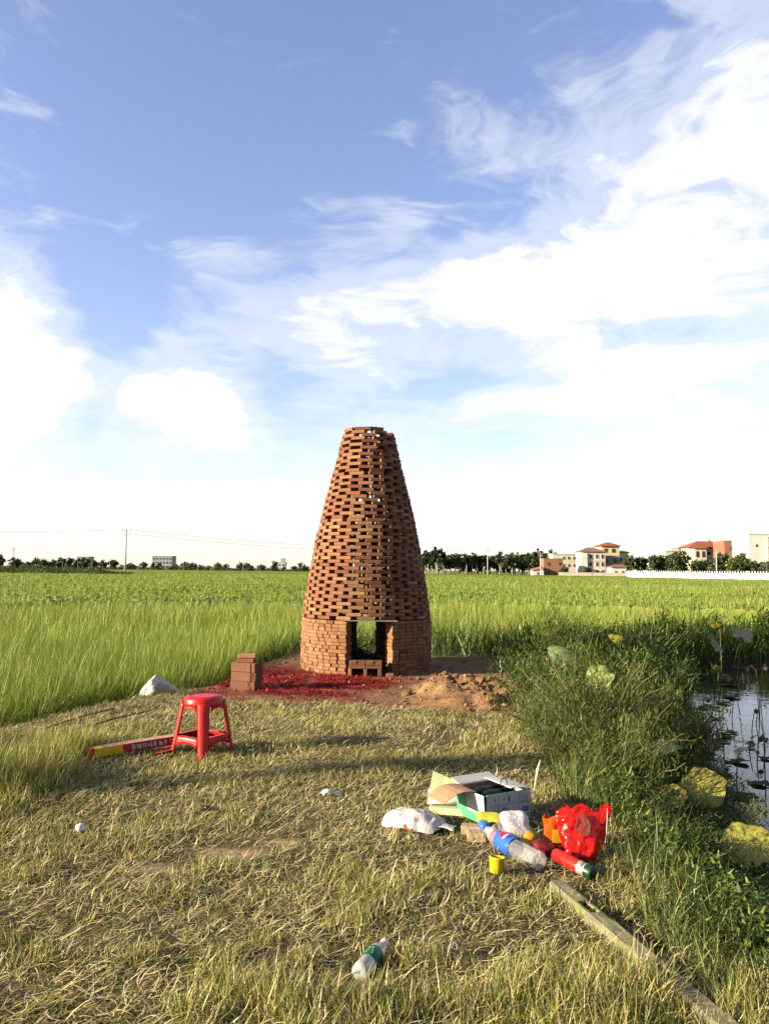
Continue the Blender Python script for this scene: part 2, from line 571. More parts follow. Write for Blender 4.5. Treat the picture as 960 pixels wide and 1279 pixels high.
def post_mat():
    m, g = new_mat('lichen_concrete')
    tc = g.n('ShaderNodeTexCoord').outputs['Object']
    mp = g.n('ShaderNodeVectorMath', {0: tc, 1: (3, 16, 16)}, operation='MULTIPLY').outputs[0]
    n = g.noise(mp, 2.0, 6, 0.65)
    c = g.mix(g.step(n, 0.3, 0.7), (0.075, 0.070, 0.045), (0.15, 0.138, 0.085))
    c = g.mix(g.step(g.noise(tc, 5, 6, 0.7, 0.5), 0.50, 0.64, 0, 0.8), c, (0.10, 0.10, 0.03))
    c = g.mix(g.step(g.noise(tc, 9, 5, 0.65), 0.58, 0.70, 0, 0.85), c, (0.035, 0.032, 0.028))
    c = g.mix(g.step(g.noise(tc, 26, 3), 0.60, 0.72, 0, 0.8), c, (0.30, 0.28, 0.24))
    b = principled(g, c, 0.95, g.m('ADD', g.noise(tc, 40, 6, 0.7), n), 0.006)
    out(g, b.outputs[0])
    return m


M['post'] = post_mat()

# ------------------------------------------------------------------ terrain
POND = [(2.05, -6), (2.05, 2.7), (2.40, 4.5), (3.0, 6.5), (3.5, 8.5), (4.4, 11), (4.9, 13), (5.5, 15.4), (7, 17.3), (10, 18.3), (16, 19.0), (34, 20.0), (34, -6)]
EARTH = [(-2.3, 9.0), (-1.5, 8.75), (-0.6, 8.7), (0.4, 8.45), (1.2, 8.25), (1.7, 9.2), (1.95, 10.9), (2.15, 12.4), (1.7, 13.6), (.9, 13.3), (.1, 14.0), (-1.2, 13.8), (-2.2, 13), (-2.4, 11), (-2.4, 10)]
LY = [-8, 2, 5, 7.4, 8.4, 9.2, 9.9, 11, 13, 15, 17]
LX = [-3.1, -3.1, -3.4, -3.55, -3.15, -2.75, -2.25, -2.0, -1.9, -1.75, -1.6]
RY = [-8, 2.7, 4.6, 6, 9.5, 11, 13, 15, 17]
RX = [1.25, 1.25, 1.32, 1.38, 1.73, 2.0, 2.4, 2.6, 2.7]
TX, TY = -0.262, 12.0
WATER_Z = -0.6
FIELD_Z = -0.40


BARE = ((-0.80, 4.22, 0.17), (-1.12, 3.98, 0.13), (-0.55, 4.36, 0.10))


def plateau(x, y):
    w = 0.25 * (fbm(x * 0.9, y * 0.9, 5) - 0.5)
    l = sstep(x - np.interp(y, LY, LX) + w, -0.30, 0.10)
    f = 1 - sstep(y + w, 14.6, 16.0)
    return l * f


def earth_mask(x, y):
    d = sdist(x, y, EARTH) + 0.7 * (fbm(x * 1.6, y * 1.6, 31) - 0.5)
    return 1 - sstep(d, -0.18, 0.14)


def height(x, y):
    x = np.asarray(x, float); y = np.asarray(y, float)
    p = plateau(x, y)
    near = 1 - sstep(np.hypot(x, y), 30, 60)
    land = FIELD_Z * (1 - p) + near * (0.06 * (fbm(x * 0.7, y * 0.7, 3) - 0.5) + 0.035 * (fbm(x * 3, y * 3, 9) - 0.5))
    # trodden earth, clods thrown up in front and right of the tower
    e = earth_mask(x, y)
    cl = sstep(1 - np.hypot((x - 1.15) / 0.95, (y - 9.4) / 1.35), 0.0, 0.45) * e
    bil = np.abs(fbm(x * 3.6, y * 3.6, 44, 3) - 0.5) * 2
    land = land + cl * (0.06 + 0.22 * bil + 0.05 * (fbm(x * 9, y * 9, 47) - 0.5)) + e * 0.025 * (fbm(x * 6, y * 6, 51) - 0.5)
    # flat stand for the tower
    t = 1 - sstep(np.hypot(x - TX, y - TY), 1.1, 1.5)
    land = land * (1 - t)
    sdp = sdist(x, y, POND)
    bw = np.where(y < 15.5, np.maximum(np.interp(y, [-6, 2.7, 4.5, 6.5, 9, 12, 15], [.75, .75, 1.0, 1.5, 1.6, 1.9, 1.8]), .5), 0.7)
    k = sstep(sdp, -0.15, 1.0 * bw)
    bank = WATER_Z - 0.02 + (land - WATER_Z + 0.02) * k
    bed = WATER_Z - 0.02 - 0.55 * sstep(-sdp, 0.0, 0.9)
    return np.where(sdp > -0.15, bank + 0.05 * (1 - k) * (fbm(x * 4, y * 4, 77) - 0.5), np.minimum(bed, bank))


def axis(lo, hi, fine_lo, fine_hi, step, grow=1.13):
    a = list(np.arange(fine_lo, fine_hi + 1e-6, step))
    s = step; v = fine_hi; up = []
    while v < hi:
        s *= grow; v += s; up.append(v)
    s = step; v = fine_lo; dn = []
    while v > lo:
        s *= grow; v -= s; dn.append(v)
    return np.array(dn[::-1] + a + up)


def build_ground():
    xs = axis(-4000, 4000, -4.2, 4.6, 0.06, 1.11)
    ys = axis(-400, 6000, 2.0, 15.5, 0.07, 1.10)
    X, Y = np.meshgrid(xs, ys)
    Z = height(X, Y)
    nx = len(xs); ny = len(ys)
    V = np.stack([X.ravel(), Y.ravel(), Z.ravel()], 1)
    i, j = np.meshgrid(np.arange(nx - 1), np.arange(ny - 1))
    a = (j * nx + i).ravel()
    F = np.stack([a, a + 1, a + nx + 1, a + nx], 1)
    x, y = V[:, 0], V[:, 1]
    p = plateau(x, y); e = earth_mask(x, y)
    sdp = sdist(x, y, POND)
    turf = np.array([0.055, 0.040, 0.018]); mud = np.array([0.022, 0.018, 0.011]); earth = np.array([0.125, 0.068, 0.034]); pale = np.array([0.175, 0.112, 0.05])
    far = np.array([0.06, 0.08, 0.018])
    c = mud[None] * (1 - p[:, None]) + turf[None] * p[:, None]
    bk = (1 - sstep(sdp, 0.3, 1.5)) * (y < 16)
    c = c * (1 - bk[:, None]) + mud[None] * bk[:, None]
    cl = sstep(1 - np.hypot((x - 1.15) / 1.0, (y - 9.3) / 1.3), 0.0, 0.5) * sstep(fbm(x * 2.2, y * 2.2, 61), 0.35, 0.6)
    ec = earth[None] * (1 - cl[:, None]) + pale[None] * cl[:, None]
    c = c * (1 - e[:, None]) + ec * e[:, None]
    # worn bare spots in the mown grass
    for bx, by, r in BARE:
        b = sstep(1 - np.hypot((x - bx) / r / 1.5, (y - by) / r / 0.6) + 0.5 * (fbm(x * 8, y * 8, 71) - 0.5), 0.05, 0.4)
        c = c * (1 - b[:, None]) + np.array([0.185, 0.142, 0.075])[None] * b[:, None]
    fr = sstep(np.hypot(x, y), 60, 200)
    c = c * (1 - fr[:, None]) + far[None] * fr[:, None]
    me = np_mesh('ground', V, F, c, M['ground'], True)
    o = link('ground', me)
    props(o, kind='structure')


build_ground()


def build_water():
    V = []
    inner = POND
    V = [(x, y, WATER_Z) for x, y in [(1.3, -6), (1.3, 2.7), (1.7, 4.5), (2.3, 6.5), (2.7, 8.5), (3.4, 11), (3.8, 13), (4.6, 16), (6.6, 18), (10, 19), (16, 19.8), (34, 20.8), (34, -6)]]
    me = bpy.data.meshes.new('pond_water')
    me.from_pydata(V, [], [tuple(range(len(V)))[::-1]])
    me.materials.append(M['water'])
    o = link('pond_water', me)
    props(o, kind='structure')


build_water()

# ------------------------------------------------------------------ blade vegetation
rng = np.random.default_rng(11)


def ribbons(P, az, L, W, lean, curve, segs, C, curl=None, roll=0.6):
    """P (n,3) roots; returns V, F, C of n ribbons of 'segs' quads each"""
    n = len(P)
    d = np.stack([np.cos(az), np.sin(az), np.zeros(n)], 1)
    sa = az + np.pi / 2 + rng.normal(0, roll, n)
    side = np.stack([np.cos(sa), np.sin(sa), np.zeros(n)], 1)
    lv = segs + 1
    V = np.empty((n, lv, 2, 3), np.float32)
    pos = P.astype(float).copy()
    for i in range(lv):
        t = i / segs
        w = W * (1.0 - 0.88 * t ** 1.6) * (0.75 + 0.25 * min(1, t * 4)) * 0.5
        V[:, i, 0] = pos - side * w[:, None]
        V[:, i, 1] = pos + side * w[:, None]
        th = lean + curve * (t + 0.5 / segs)
        if curl is not None:
            ac = az + curl * (t + 0.5 / segs - 0.5)
            d = np.stack([np.cos(ac), np.sin(ac), np.zeros(n)], 1)
            sa = ac + np.pi / 2
            side = np.stack([np.cos(sa), np.sin(sa), np.zeros(n)], 1)
        pos = pos + (L / segs)[:, None] * (np.sin(th)[:, None] * d + np.cos(th)[:, None] * np.array([0, 0, 1.0]))
    base = (np.arange(n) * lv * 2)[:, None]
    Fs = []
    for i in range(segs):
        q = np.array([2 * i, 2 * i + 1, 2 * i + 3, 2 * i + 2])[None]
        Fs.append(base + q)
    F = np.concatenate(Fs, 0)
    CC = np.repeat(C, lv * 2, axis=0)
    return V.reshape(-1, 3), F, CC


def join(parts):
    V = []; F = []; C = []; b = 0
    for v, f, c in parts:
        V.append(v); F.append(f + b); C.append(c); b += len(v)
    return np.concatenate(V), np.concatenate(F), np.concatenate(C)


def palette(n, cols, wts, jit=0.18):
    wts = np.array(wts) / np.sum(wts)
    i = rng.choice(len(cols), n, p=wts)
    c = np.array(cols)[i]
    c = c * (1 + rng.normal(0, jit, (n, 1))) * (1 + rng.normal(0, jit * 0.35, (n, 3)))
    return np.clip(c, 0.005, 0.9)


STRAW = (0.60, 0.53, 0.31); STRAW2 = (0.44, 0.40, 0.18); YGREEN = (0.27, 0.27, 0.06); GREEN = (0.12, 0.17, 0.035); DGREEN = (0.05, 0.085, 0.018); BROWN = (0.17, 0.115, 0.05)
RICE = (0.30, 0.34, 0.065); RICE2 = (0.21, 0.28, 0.045); RICEY = (0.42, 0.40, 0.10)

# spots kept free of standing blades: (x, y, radius)
CLEAR = []


def keep(x, y):
    k = np.ones(len(x), bool)
    for cx, cyy, r in CLEAR:
        k &= (x - cx) ** 2 + (y - cyy) ** 2 > r * r
    return k


def in_view(x, y, m=0.6):
    return (np.abs(x) < 0.53 * y + m)


def scatter(x0, x1, y0, y1, n):
    return rng.uniform(x0, x1, n), rng.uniform(y0, y1, n)


def roots(x, y, dz=-0.01):
    return np.stack([x, y, height(x, y) + dz], 1)


def rice_mask(x, y):
    """1 where paddy rice grows"""
    p = plateau(x, y)
    sdp = sdist(x, y, POND)
    return (p < 0.10) & (sdp > 1.9) & ((x < -1.5) | (y > 15.4)) & ~((x > 2.0) & (y < 17.5 + 0.5 * (x - 2)))


def build_rice():
    parts = []
    # (rmin, rmax, roots per m2, width, segs, height)
    for r0, r1, den, w, segs in ((5.5, 14, 1500, 0.0080, 2), (14, 24, 300, 0.014, 2), (24, 45, 95, 0.024, 2), (45, 80, 34, 0.045, 2), (80, 160, 9.0, 0.09, 1)):
        hw = 0.56 * r1 * 1.2 + 1
        n = int(den * 2 * hw * (r1 * 1.2 - r0 * 0.6))
        x, y = scatter(-hw, hw, r0 * 0.6, r1 * 1.2, n)
        rr = np.hypot(x, y)
        rj = rr * rng.uniform(.80, 1.22, n)               # the zones of blade size run into each other
        k = (rj > r0) & (rj <= r1) & in_view(x, y, 1.5)
        x, y = x[k], y[k]
        k = rice_mask(x, y)
        x, y = x[k], y[k]
        # planted hills: pull roots towards clumps, thin some patches
        hs = 0.17 if r1 < 30 else 0.4
        gx = np.round(x / hs) * hs + (_hash(np.round(x / hs), np.round(y / hs), 3) - 0.5) * hs * .8
        gy = np.round(y / hs) * hs + (_hash(np.round(x / hs), np.round(y / hs), 4) - 0.5) * hs * .8
        x = x * 0.35 + gx * 0.65; y = y * 0.35 + gy * 0.65
        patch = fbm(x * 0.22, y * 0.22, 21)
        k = rng.random(len(x)) < sstep(patch, 0.18, 0.42) * 0.55 + 0.45
        x, y, patch = x[k], y[k], patch[k]
        m = len(x)
        L = (0.72 + 0.32 * (fbm(x * 0.35, y * 0.35, 23) - 0.4) + rng.normal(0, 0.07, m)) * rng.choice([1.0, 0.8, 1.12], m, p=[.6, .25, .15])
        lean = np.abs(rng.normal(0.06, 0.10, m)); curve = np.abs(rng.normal(0.55, 0.35, m))
        C = palette(m, [RICE, RICE2, RICEY], [.5, .30, .20], .24)
        tint = sstep(fbm(x * 0.12 + 9, y * 0.3, 27), 0.3, 0.7)[:, None]
        C = C * (1 - tint * 0.25) + np.array(RICEY)[None] * tint * 0.25
        az = rng.uniform(0, 2 * np.pi, m)
        wv = w * rng.uniform(0.7, 1.3, m)
        parts.append(ribbons(roots(x, y), az, np.clip(L, 0.2, 1.1), wv, lean, curve, segs, C))
    # the closed canopy seen from far off, with its own bumps
    na, nr = 320, 180
    aa = np.linspace(-0.60, 0.60, na); rr = np.exp(np.linspace(np.log(30), np.log(700), nr))
    A, RR = np.meshgrid(aa, rr)
    X = np.sin(A) * RR; Y = np.cos(A) * RR
    Z = FIELD_Z + 0.60 + 0.16 * (fbm(X * 0.9, Y * 0.9, 91) - 0.5) + 0.10 * (rng.random(X.shape) - 0.5)
    Z[0] = FIELD_Z - 0.1
    V = np.stack([X.ravel(), Y.ravel(), Z.ravel()], 1)
    i, j = np.meshgrid(np.arange(na - 1), np.arange(nr - 1)); a = (j * na + i).ravel()
    F = np.stack([a, a + 1, a + na + 1, a + na], 1)
    t = sstep(fbm(X.ravel() * 0.05, Y.ravel() * 0.09, 93) * 0.6 + 0.4 * rng.random(V.shape[0]), 0.25, 0.75)[:, None]
    C = np.array(RICE2)[None] * (1 - t) + np.array(RICEY)[None] * t
    k = rice_mask(X.ravel(), Y.ravel())
    parts.append((V, F, C))
    o = link('rice_field', np_mesh('rice_field', *join(parts), M['rice']))
    props(o, 'ripening yellow-green rice crop filling the plain up to the horizon', 'rice', kind='stuff')


def build_turf():
    parts = []
    # cut straw lying about
    n = 190000
    y = 2.0 + (9.4 - 2.0) * rng.random(n) ** 1.25
    x = rng.uniform(-4.2, 1.9, n)
    k = in_view(x, y, 0.4) & (plateau(x, y) > 0.45) & (x < np.interp(y, RY, RX) + 0.1) & (earth_mask(x, y) < 0.25 + 0.5 * rng.random(n))
    den = sstep(fbm(x * 1.3, y * 1.3, 101), 0.22, 0.55) * 0.8 + 0.2
    far_green = (x < -2.2) & (y < 6.3) & (y > 4.3)
    k &= (rng.random(n) < den) & (~far_green | (rng.random(n) < .3))
    for bx, by, r in BARE:
        k &= (np.hypot((x - bx) / 1.4, (y - by) / 0.6) > r * (0.6 + 0.5 * rng.random(n)))
    x, y = x[k], y[k]; m = len(x)
    P = roots(x, y); P[:, 2] += np.abs(rng.normal(0.012, 0.014, m))
    # swaths laid roughly along a common direction that wanders over the ground
    az = (fbm(x * 0.8, y * 0.8, 105) - 0.5) * 7 + rng.normal(0, 1.2, m)
    parts.append(ribbons(P, az, rng.uniform(0.03, 0.125, m), rng.uniform(0.0025, 0.0062, m) * (0.7 + 0.11 * y), rng.normal(1.42, 0.20, m),
                         rng.normal(0.2, 0.35, m), 3, palette(m, [STRAW, STRAW2, YGREEN, BROWN, GREEN], [.35, .23, .24, .09, .09], .28), curl=rng.normal(0, 1.7, m)))
    # short standing stubble and regrowth in tufts
    n = 330000
    y = 1.9 + (9.5 - 1.9) * rng.random(n) ** 1.6
    x = rng.uniform(-4.4, 2.0, n)
    k = in_view(x, y, 0.4) & (plateau(x, y) > 0.3) & (x < np.interp(y, RY, RX) + 0.25) & (earth_mask(x, y) < 0.4)
    tuft = fbm(x * 2.1, y * 2.1, 111) * .6 + fbm(x * 6.5, y * 6.5, 112, 3) * .4
    left = sstep(-x - 1.95, 0, 0.5) * sstep(y, 4.1, 4.7) * (1 - sstep(y, 6.2, 7.0))     # unmown corner on the left
    front = 1 - sstep(y, 2.6, 4.3)
    dens = sstep(tuft, 0.40, 0.58) * (0.45 + 0.6 * front) + 0.7 * left + 0.05
    k &= rng.random(n) < dens
    for bx, by, r in BARE:
        k &= np.hypot((x - bx) / 1.4, (y - by) / 0.6) > r
    x, y, tuft, left, front = x[k], y[k], tuft[k], left[k], front[k]
    kk = keep(x, y)
    x, y, tuft, left, front = x[kk], y[kk], tuft[kk], left[kk], front[kk]
    m = len(x)
    L = (0.035 + 0.10 * sstep(tuft, 0.4, 0.75) * (0.45 + 0.8 * front) + 0.20 * left * sstep(fbm(x * 1.5, y * 1.5, 113), .2, .6)) * rng.uniform(0.6, 1.5, m)
    C = palette(m, [YGREEN, STRAW2, GREEN, STRAW], [.42, .24, .21, .13], .25)
    gl = (left * rng.random(m) > 0.35)[:, None]
    C = np.where(gl, palette(m, [YGREEN, GREEN, RICE], [.35, .35, .3]), C)
    parts.append(ribbons(roots(x, y), rng.uniform(0, 6.28, m), L, rng.uniform(0.0022, 0.005, m) * (0.75 + 0.10 * y), np.abs(rng.normal(0.25, 0.22, m)),
                         np.abs(rng.normal(0.6, 0.4, m)), 2, C))
    o = link('mown_grass', np_mesh('mown_grass', *join(parts), M['grass']))
    props(o, 'short mown grass and dry cut straw covering the near ground', 'grass', kind='stuff')


def build_bank():
    parts = []
    # tall grass and weeds on the pond bank, right of the mown ground
    n = 240000
    y = 1.9 + (17.5 - 1.9) * rng.random(n) ** 1.3
    x = rng.uniform(0.9, 7.5, n)
    xr = np.interp(y, RY, RX)
    sdp = sdist(x, y, POND)
    k = in_view(x, y, 0.6) & (x > xr - 0.15 + 0.35 * (fbm(x * 2, y * 2, 121) - 0.5)) & (sdp > 0.03) & (earth_mask(x, y) < .5)
    pt = fbm(x * 1.1, y * 1.1, 123)
    k &= rng.random(n) < sstep(pt, 0.25, 0.6) * 0.85 + 0.15
    x, y, sdp, pt = x[k], y[k], sdp[k], pt[k]
    kk = keep(x, y)
    x, y, sdp, pt = x[kk], y[kk], sdp[kk], pt[kk]
    m = len(x)
    hgt = (0.05 + 0.24 * sstep(pt * .6 + .4 * fbm(x * 4, y * 4, 125), 0.36, 0.66)) * rng.uniform(0.5, 1.5, m) * (1 - 0.45 * sstep(y, 3.0, 5.5) * (1 - sstep(y, 6.0, 8.0)) * 0.6)
    far = sstep(y, 10.5, 14)[:, None]
    C1 = palette(m, [YGREEN, GREEN, DGREEN, STRAW2, STRAW], [.24, .34, .32, .07, .03], .25)
    dry = sstep(fbm(x * 0.9, y * 0.9, 127), 0.48, 0.68)[:, None] * (rng.random((m, 1)) < .5)
    C = C1 * (1 - dry) + palette(m, [STRAW, STRAW2, YGREEN], [.4, .35, .25]) * dry
    parts.append(ribbons(roots(x, y), rng.uniform(0, 6.28, m), hgt, rng.uniform(0.003, 0.007, m) * (0.7 + 0.09 * y), np.abs(rng.normal(0.2, 0.2, m)),
                         np.abs(rng.normal(1.0, 0.55, m)), 2, C))
    # small broad leaves low down
    n = 230000
    y = 2.2 + (17 - 2.2) * rng.random(n) ** 1.3
    x = rng.uniform(1.1, 7.0, n)
    sdp = sdist(x, y, POND)
    k = in_view(x, y, .5) & (x > np.interp(y, RY, RX) + 0.05) & (sdp > -0.1) & (fbm(x * 1.7, y * 1.7, 131) > 0.36) & (earth_mask(x, y) < .4)
    x, y = x[k], y[k]
    kk = keep(x, y); x, y = x[kk], y[kk]
    m = len(x)
    P = roots(x, y); P[:, 2] += rng.random(m) ** 1.4 * (0.10 + 0.35 * fbm(x * 1.3, y * 1.3, 137))
    parts.append(ribbons(P, rng.uniform(0, 6.28, m), rng.uniform(0.022, 0.058, m) * (0.7 + 0.06 * y), rng.uniform(0.012, 0.029, m) * (0.7 + 0.06 * y), rng.normal(1.0, 0.35, m), rng.normal(0.4, 0.3, m), 1,
                         palette(m, [YGREEN, GREEN, DGREEN, RICE], [.22, .32, .38, .08], .25)))
    o = link('bank_weeds', np_mesh('bank_weeds', *join(parts), M['leaf']))
    props(o, 'rough tall grass and weeds covering the slope down to the pond', 'weeds', kind='stuff')

    # far bank of the pond and the verge behind the tower
    parts = []
    n = 90000
    x = rng.uniform(-3, 24, n); y = rng.uniform(12.5, 26, n)
    sdp = sdist(x, y, POND)
    band = (sdp > 0.0) & (sdp < 2.2) & ((x > 2.6) | (y > 15)) & in_view(x, y, .6) & (plateau(x, y) < .6)
    k = band & (rng.random(n) < 0.35 + 0.65 * sstep(fbm(x * .8, y * .8, 141), .3, .6))
    verge = (y > 12.7) & (y < 16.4) & (x > -2.1) & (x < 3.6) & (earth_mask(x, y) < .35) & (np.hypot(x - TX, y - TY) > 1.1)
    k |= verge & (rng.random(n) < .9)
    x, y = x[k], y[k]; m = len(x)
    L = (0.22 + 0.50 * sstep(fbm(x * .9, y * .9, 143), .35, .7) + .25 * (x > 4)) * rng.uniform(.5, 1.4, m)
    parts.append(ribbons(roots(x, y), rng.uniform(0, 6.28, m), L, rng.uniform(.010, .022, m), np.abs(rng.normal(.2, .2, m)), np.abs(rng.normal(.7, .4, m)), 2,
                         palette(m, [YGREEN, GREEN, DGREEN, RICE, STRAW2], [.13, .36, .42, .07, .02], .2)))
    n = 110000
    x = rng.uniform(2, 24, n); y = rng.uniform(14, 26, n)
    sdp = sdist(x, y, POND)
    k = (sdp > 0.0) & (sdp < 1.9) & in_view(x, y, .6) & (plateau(x, y) < .5) & (fbm(x * .7, y * .7, 147) > .38)
    x, y = x[k], y[k]; m = len(x)
    P = roots(x, y); P[:, 2] += rng.random(m) * (0.25 + 1.1 * fbm(x * .6, y * .6, 149))
    parts.append(ribbons(P, rng.uniform(0, 6.28, m), rng.uniform(.05, .10, m), rng.uniform(.03, .06, m), rng.normal(1.0, .35, m), rng.normal(.4, .3, m), 1,
                         palette(m, [GREEN, DGREEN, YGREEN], [.35, .57, .08], .22)))
    o = link('far_bank_weeds', np_mesh('far_bank_weeds', *join(parts), M['leaf']))
    props(o, 'green weeds and grass along the far pond bank and behind the tower', 'weeds', kind='stuff')


def make_shrub(nst, h, spread, leaves, ll, lw, cols, wts, lean=0.25):
    """leafy stems rising from one root; returns meshes (foliage, stems) in local space"""
    mb = MB(); segs = []
    for i in range(nst):
        a = random.uniform(0, 6.28); le = abs(random.gauss(lean, lean * .6)); H = h * random.uniform(.6, 1.1)
        pts = []; p = Vector((random.gauss(0, spread * .25), random.gauss(0, spread * .25), -0.05)); d = Vector((math.cos(a), math.sin(a), 0))
        for k in range(6):
            pts.append(p.copy())
            th = le + 0.12 * k * random.uniform(.3, 1.6) * (spread / max(h, .1))
            p = p + (d * math.sin(th) + Vector((0, 0, 1)) * math.cos(th)) * H / 5
        mb.tube(pts, [0.006 * (1 - .13 * k) * (0.6 + h) for k in range(6)], 4, False)
        segs.append(np.array([tuple(q) for q in pts]))
    S = np.array(segs)
    n = nst * leaves
    si = rng.integers(0, nst, n); t = rng.random(n) ** .75 * 4.999
    i0 = t.astype(int); f = (t - i0)[:, None]
    P = S[si, i0] * (1 - f) + S[si, i0 + 1] * f
    P = P + rng.normal(0, 0.035 * (0.5 + h), (n, 3)) * (0.6 + t[:, None] * .2)
    P[:, 2] = np.maximum(P[:, 2], 0.0)
    v, fc, c = ribbons(P, rng.uniform(0, 6.28, n), ll * rng.uniform(.6, 1.4, n), lw * rng.uniform(.6, 1.4, n), rng.normal(.9, .45, n), rng.normal(.5, .3, n), 1,
                       palette(n, cols, wts, .22))
    return np_mesh('foliage', v, fc, c, M['leaf']), mb.mesh('stems', M['stem'])


def ground_z(x, y):
    return float(height(np.array([x]), np.array([y]))[0])


def build_shrubs():
    fine = [make_shrub(36, .72, .65, 230, .055, .0080, [YGREEN, GREEN, DGREEN, STRAW2], [.34, .34, .24, .08], .45) for _ in range(2)]
    broad = [make_shrub(20, .85, .7, 150, .11, .055, [GREEN, DGREEN, YGREEN], [.4, .5, .1], .3) for _ in range(2)]
    dark = [make_shrub(30, .80, .65, 220, .065, .022, [GREEN, DGREEN, YGREEN], [.32, .6, .08], .45) for _ in range(2)]
    grassy = [make_shrub(34, .8, .35, 60, .20, .011, [RICE2, GREEN, YGREEN], [.4, .35, .25], .2) for _ in range(1)]
    spots = [
        ('weed_bush', fine[0], 1.98, 7.6, 1.25, 'feathery olive weed bush on the bank, nearest the earth mound', 'bank'),
        ('weed_bush', fine[1], 1.95, 7.0, 1.25, 'feathery olive weed bush behind the open carton on the bank', 'bank'),
        ('weed_bush', fine[0], 2.75, 8.9, 1.05, 'feathery weed bush beside the bright green lotus leaf', 'bank'),
        ('weed_bush', fine[1], 1.72, 5.8, .85, 'low olive weed bush just above the white carton corner', 'bank'),
        ('weed_bush', fine[0], 2.25, 5.55, .62, 'yellowish feathery weed bush among the yellow lotus leaves', 'bank'),
        ('weed_bush', fine[1], 2.75, 6.75, .62, 'feathery weed bush by the water beneath the grey-green lotus leaf', 'bank'),
        ('weed_bush', dark[0], 3.1, 9.6, 1.15, 'dark green weed bush at the water below the cupped yellow leaf', 'bank'),
        ('weed_bush', dark[1], 3.55, 10.9, 1.25, 'dark weed bush in the tower shadow near the cupped yellow leaf', 'bank'),
        ('weed_bush', dark[0], 3.9, 12.4, 1.3, 'dark weed bush in the tower shadow at the pond corner', 'bank'),
        ('weed_bush', dark[1], 2.95, 7.9, .85, 'dark weed bush overhanging the water behind the grey-green lotus leaf', 'bank'),
        ('weed_bush', dark[1], 1.85, 8.8, .85, 'dark weed bush at the right foot of the earth mound', 'bank'),
        ('weed_bush', dark[0], 1.80, 4.6, .30, 'dark low weed bush right of the red plastic bag', 'bank'),
        ('weed_bush', dark[1], 1.75, 3.7, .32, 'dark low weed bush between concrete post and right edge', 'bank'),
        ('weed_bush', dark[0], 2.35, 10.4, 1.05, 'dark weed bush beside the earth patch, left of dark bent lotus leaf', 'bank'),
        ('weed_bush', dark[1], 4.5, 14.2, 1.2, 'dark weed bush at the farthest corner of near pond bank', 'bank'),
        ('weed_bush', dark[1], 2.85, 12.2, 1.1, 'dark weed bush right behind the tall bright grass clump', 'bank'),
        ('weed_bush', dark[0], 3.4, 8.9, .75, 'dark weed bush hanging over the water, nearest the open pond', 'bank'),
        ('weed_bush', fine[0], 2.3, 9.0, 1.0, 'feathery weed bush under the small reddish lotus leaf', 'bank'),
        ('weed_bush', fine[1], 2.55, 7.5, 1.1, 'feathery weed bush above the grey-green lotus leaf', 'bank'),
        ('weed_bush', fine[0], 1.62, 6.3, .85, 'feathery olive weed bush up the slope behind the carton', 'bank'),
        ('weed_bush', broad[0], 6.4, 18.0, 1.2, 'dark rounded leafy bush rising above the far pond bank', 'far'),
        ('weed_bush', broad[1], 9.9, 19.6, 1.25, 'broad-leaved bush on the far bank at the right edge', 'far'),
        ('weed_bush', broad[0], 8.2, 18.9, 1.1, 'dark leafy bush on the far bank between two taller bushes', 'far'),
        ('weed_bush', broad[1], 4.9, 16.4, 1.0, 'dark leafy bush at the near left end of the far bank', 'far'),
        ('weed_bush', broad[1], 11.2, 20.2, 1.2, 'green broad-leaved bush cut by the right edge above the pond', 'far'),
        ('weed_bush', broad[0], 5.6, 17.2, .9, 'small dark bush left of the tallest far bank bush', 'far'),
        ('tall_grass_clump', grassy[0], 2.62, 11.4, 1.15, 'tall bright green grass clump beside the tower earth patch', None),
        ('tall_grass_clump', grassy[0], 2.55, 9.4, .85, 'pale arching grass clump below the drooping lotus leaf', None),
    ]
    for i, (nm, (fo, st), x, y, s, lab, grp) in enumerate(spots):
        e = empty(nm, (x, y, ground_z(x, y)), lab, 'bush' if 'bush' in nm else 'grass', {'bank': 'weed bushes on the near bank', 'far': 'bushes on the far pond bank', None: 'tall grass clumps by the pond'}[grp], rz=i * 1.7)
        e.scale = (s, s, s)
        link('foliage', fo, e); link('stems', st, e)

# ------------------------------------------------------------------ the brick tower
BL, BW, BH = 0.230, 0.111, 0.0488
COURSE = 0.0510
BRICK_COLS = [(0.122, 0.055, 0.026), (0.110, 0.045, 0.023), (0.146, 0.079, 0.041), (0.088, 0.034, 0.019), (0.130, 0.061, 0.029), (0.108, 0.051, 0.027)]


def brick_variant(i):
    r = random.Random(100 + i)
    bm = bmesh.new()
    bmesh.ops.create_cube(bm, size=1.0)
    sx, sy, sz = BL * r.uniform(.97, 1.01), BW * r.uniform(.96, 1.02), BH * r.uniform(.96, 1.01)
    for v in bm.verts:
        v.co.x *= sx; v.co.y *= sy; v.co.z *= sz
        v.co += Vector((r.gauss(0, .0015), r.gauss(0, .0015), r.gauss(0, .0006)))
    bmesh.ops.bevel(bm, geom=list(bm.edges), offset=r.uniform(.003, .0055), segments=1, affect='EDGES')
    # a chipped corner on some
    if r.random() < .45:
        v = r.choice(list(bm.verts))
        v.co *= r.uniform(.90, .96)
    bmesh.ops.triangulate(bm, faces=list(bm.faces))
    me = bpy.data.meshes.new('brick')
    bm.to_mesh(me); bm.free()
    c = Vector(BRICK_COLS[i % len(BRICK_COLS)]) * r.uniform(.85, 1.15)
    at = me.color_attributes.new('Col', 'FLOAT_COLOR', 'POINT')
    at.data.foreach_set('color', [x for _ in me.vertices for x in (*c, 1.0)])
    me.materials.append(M['brick'])
    return me


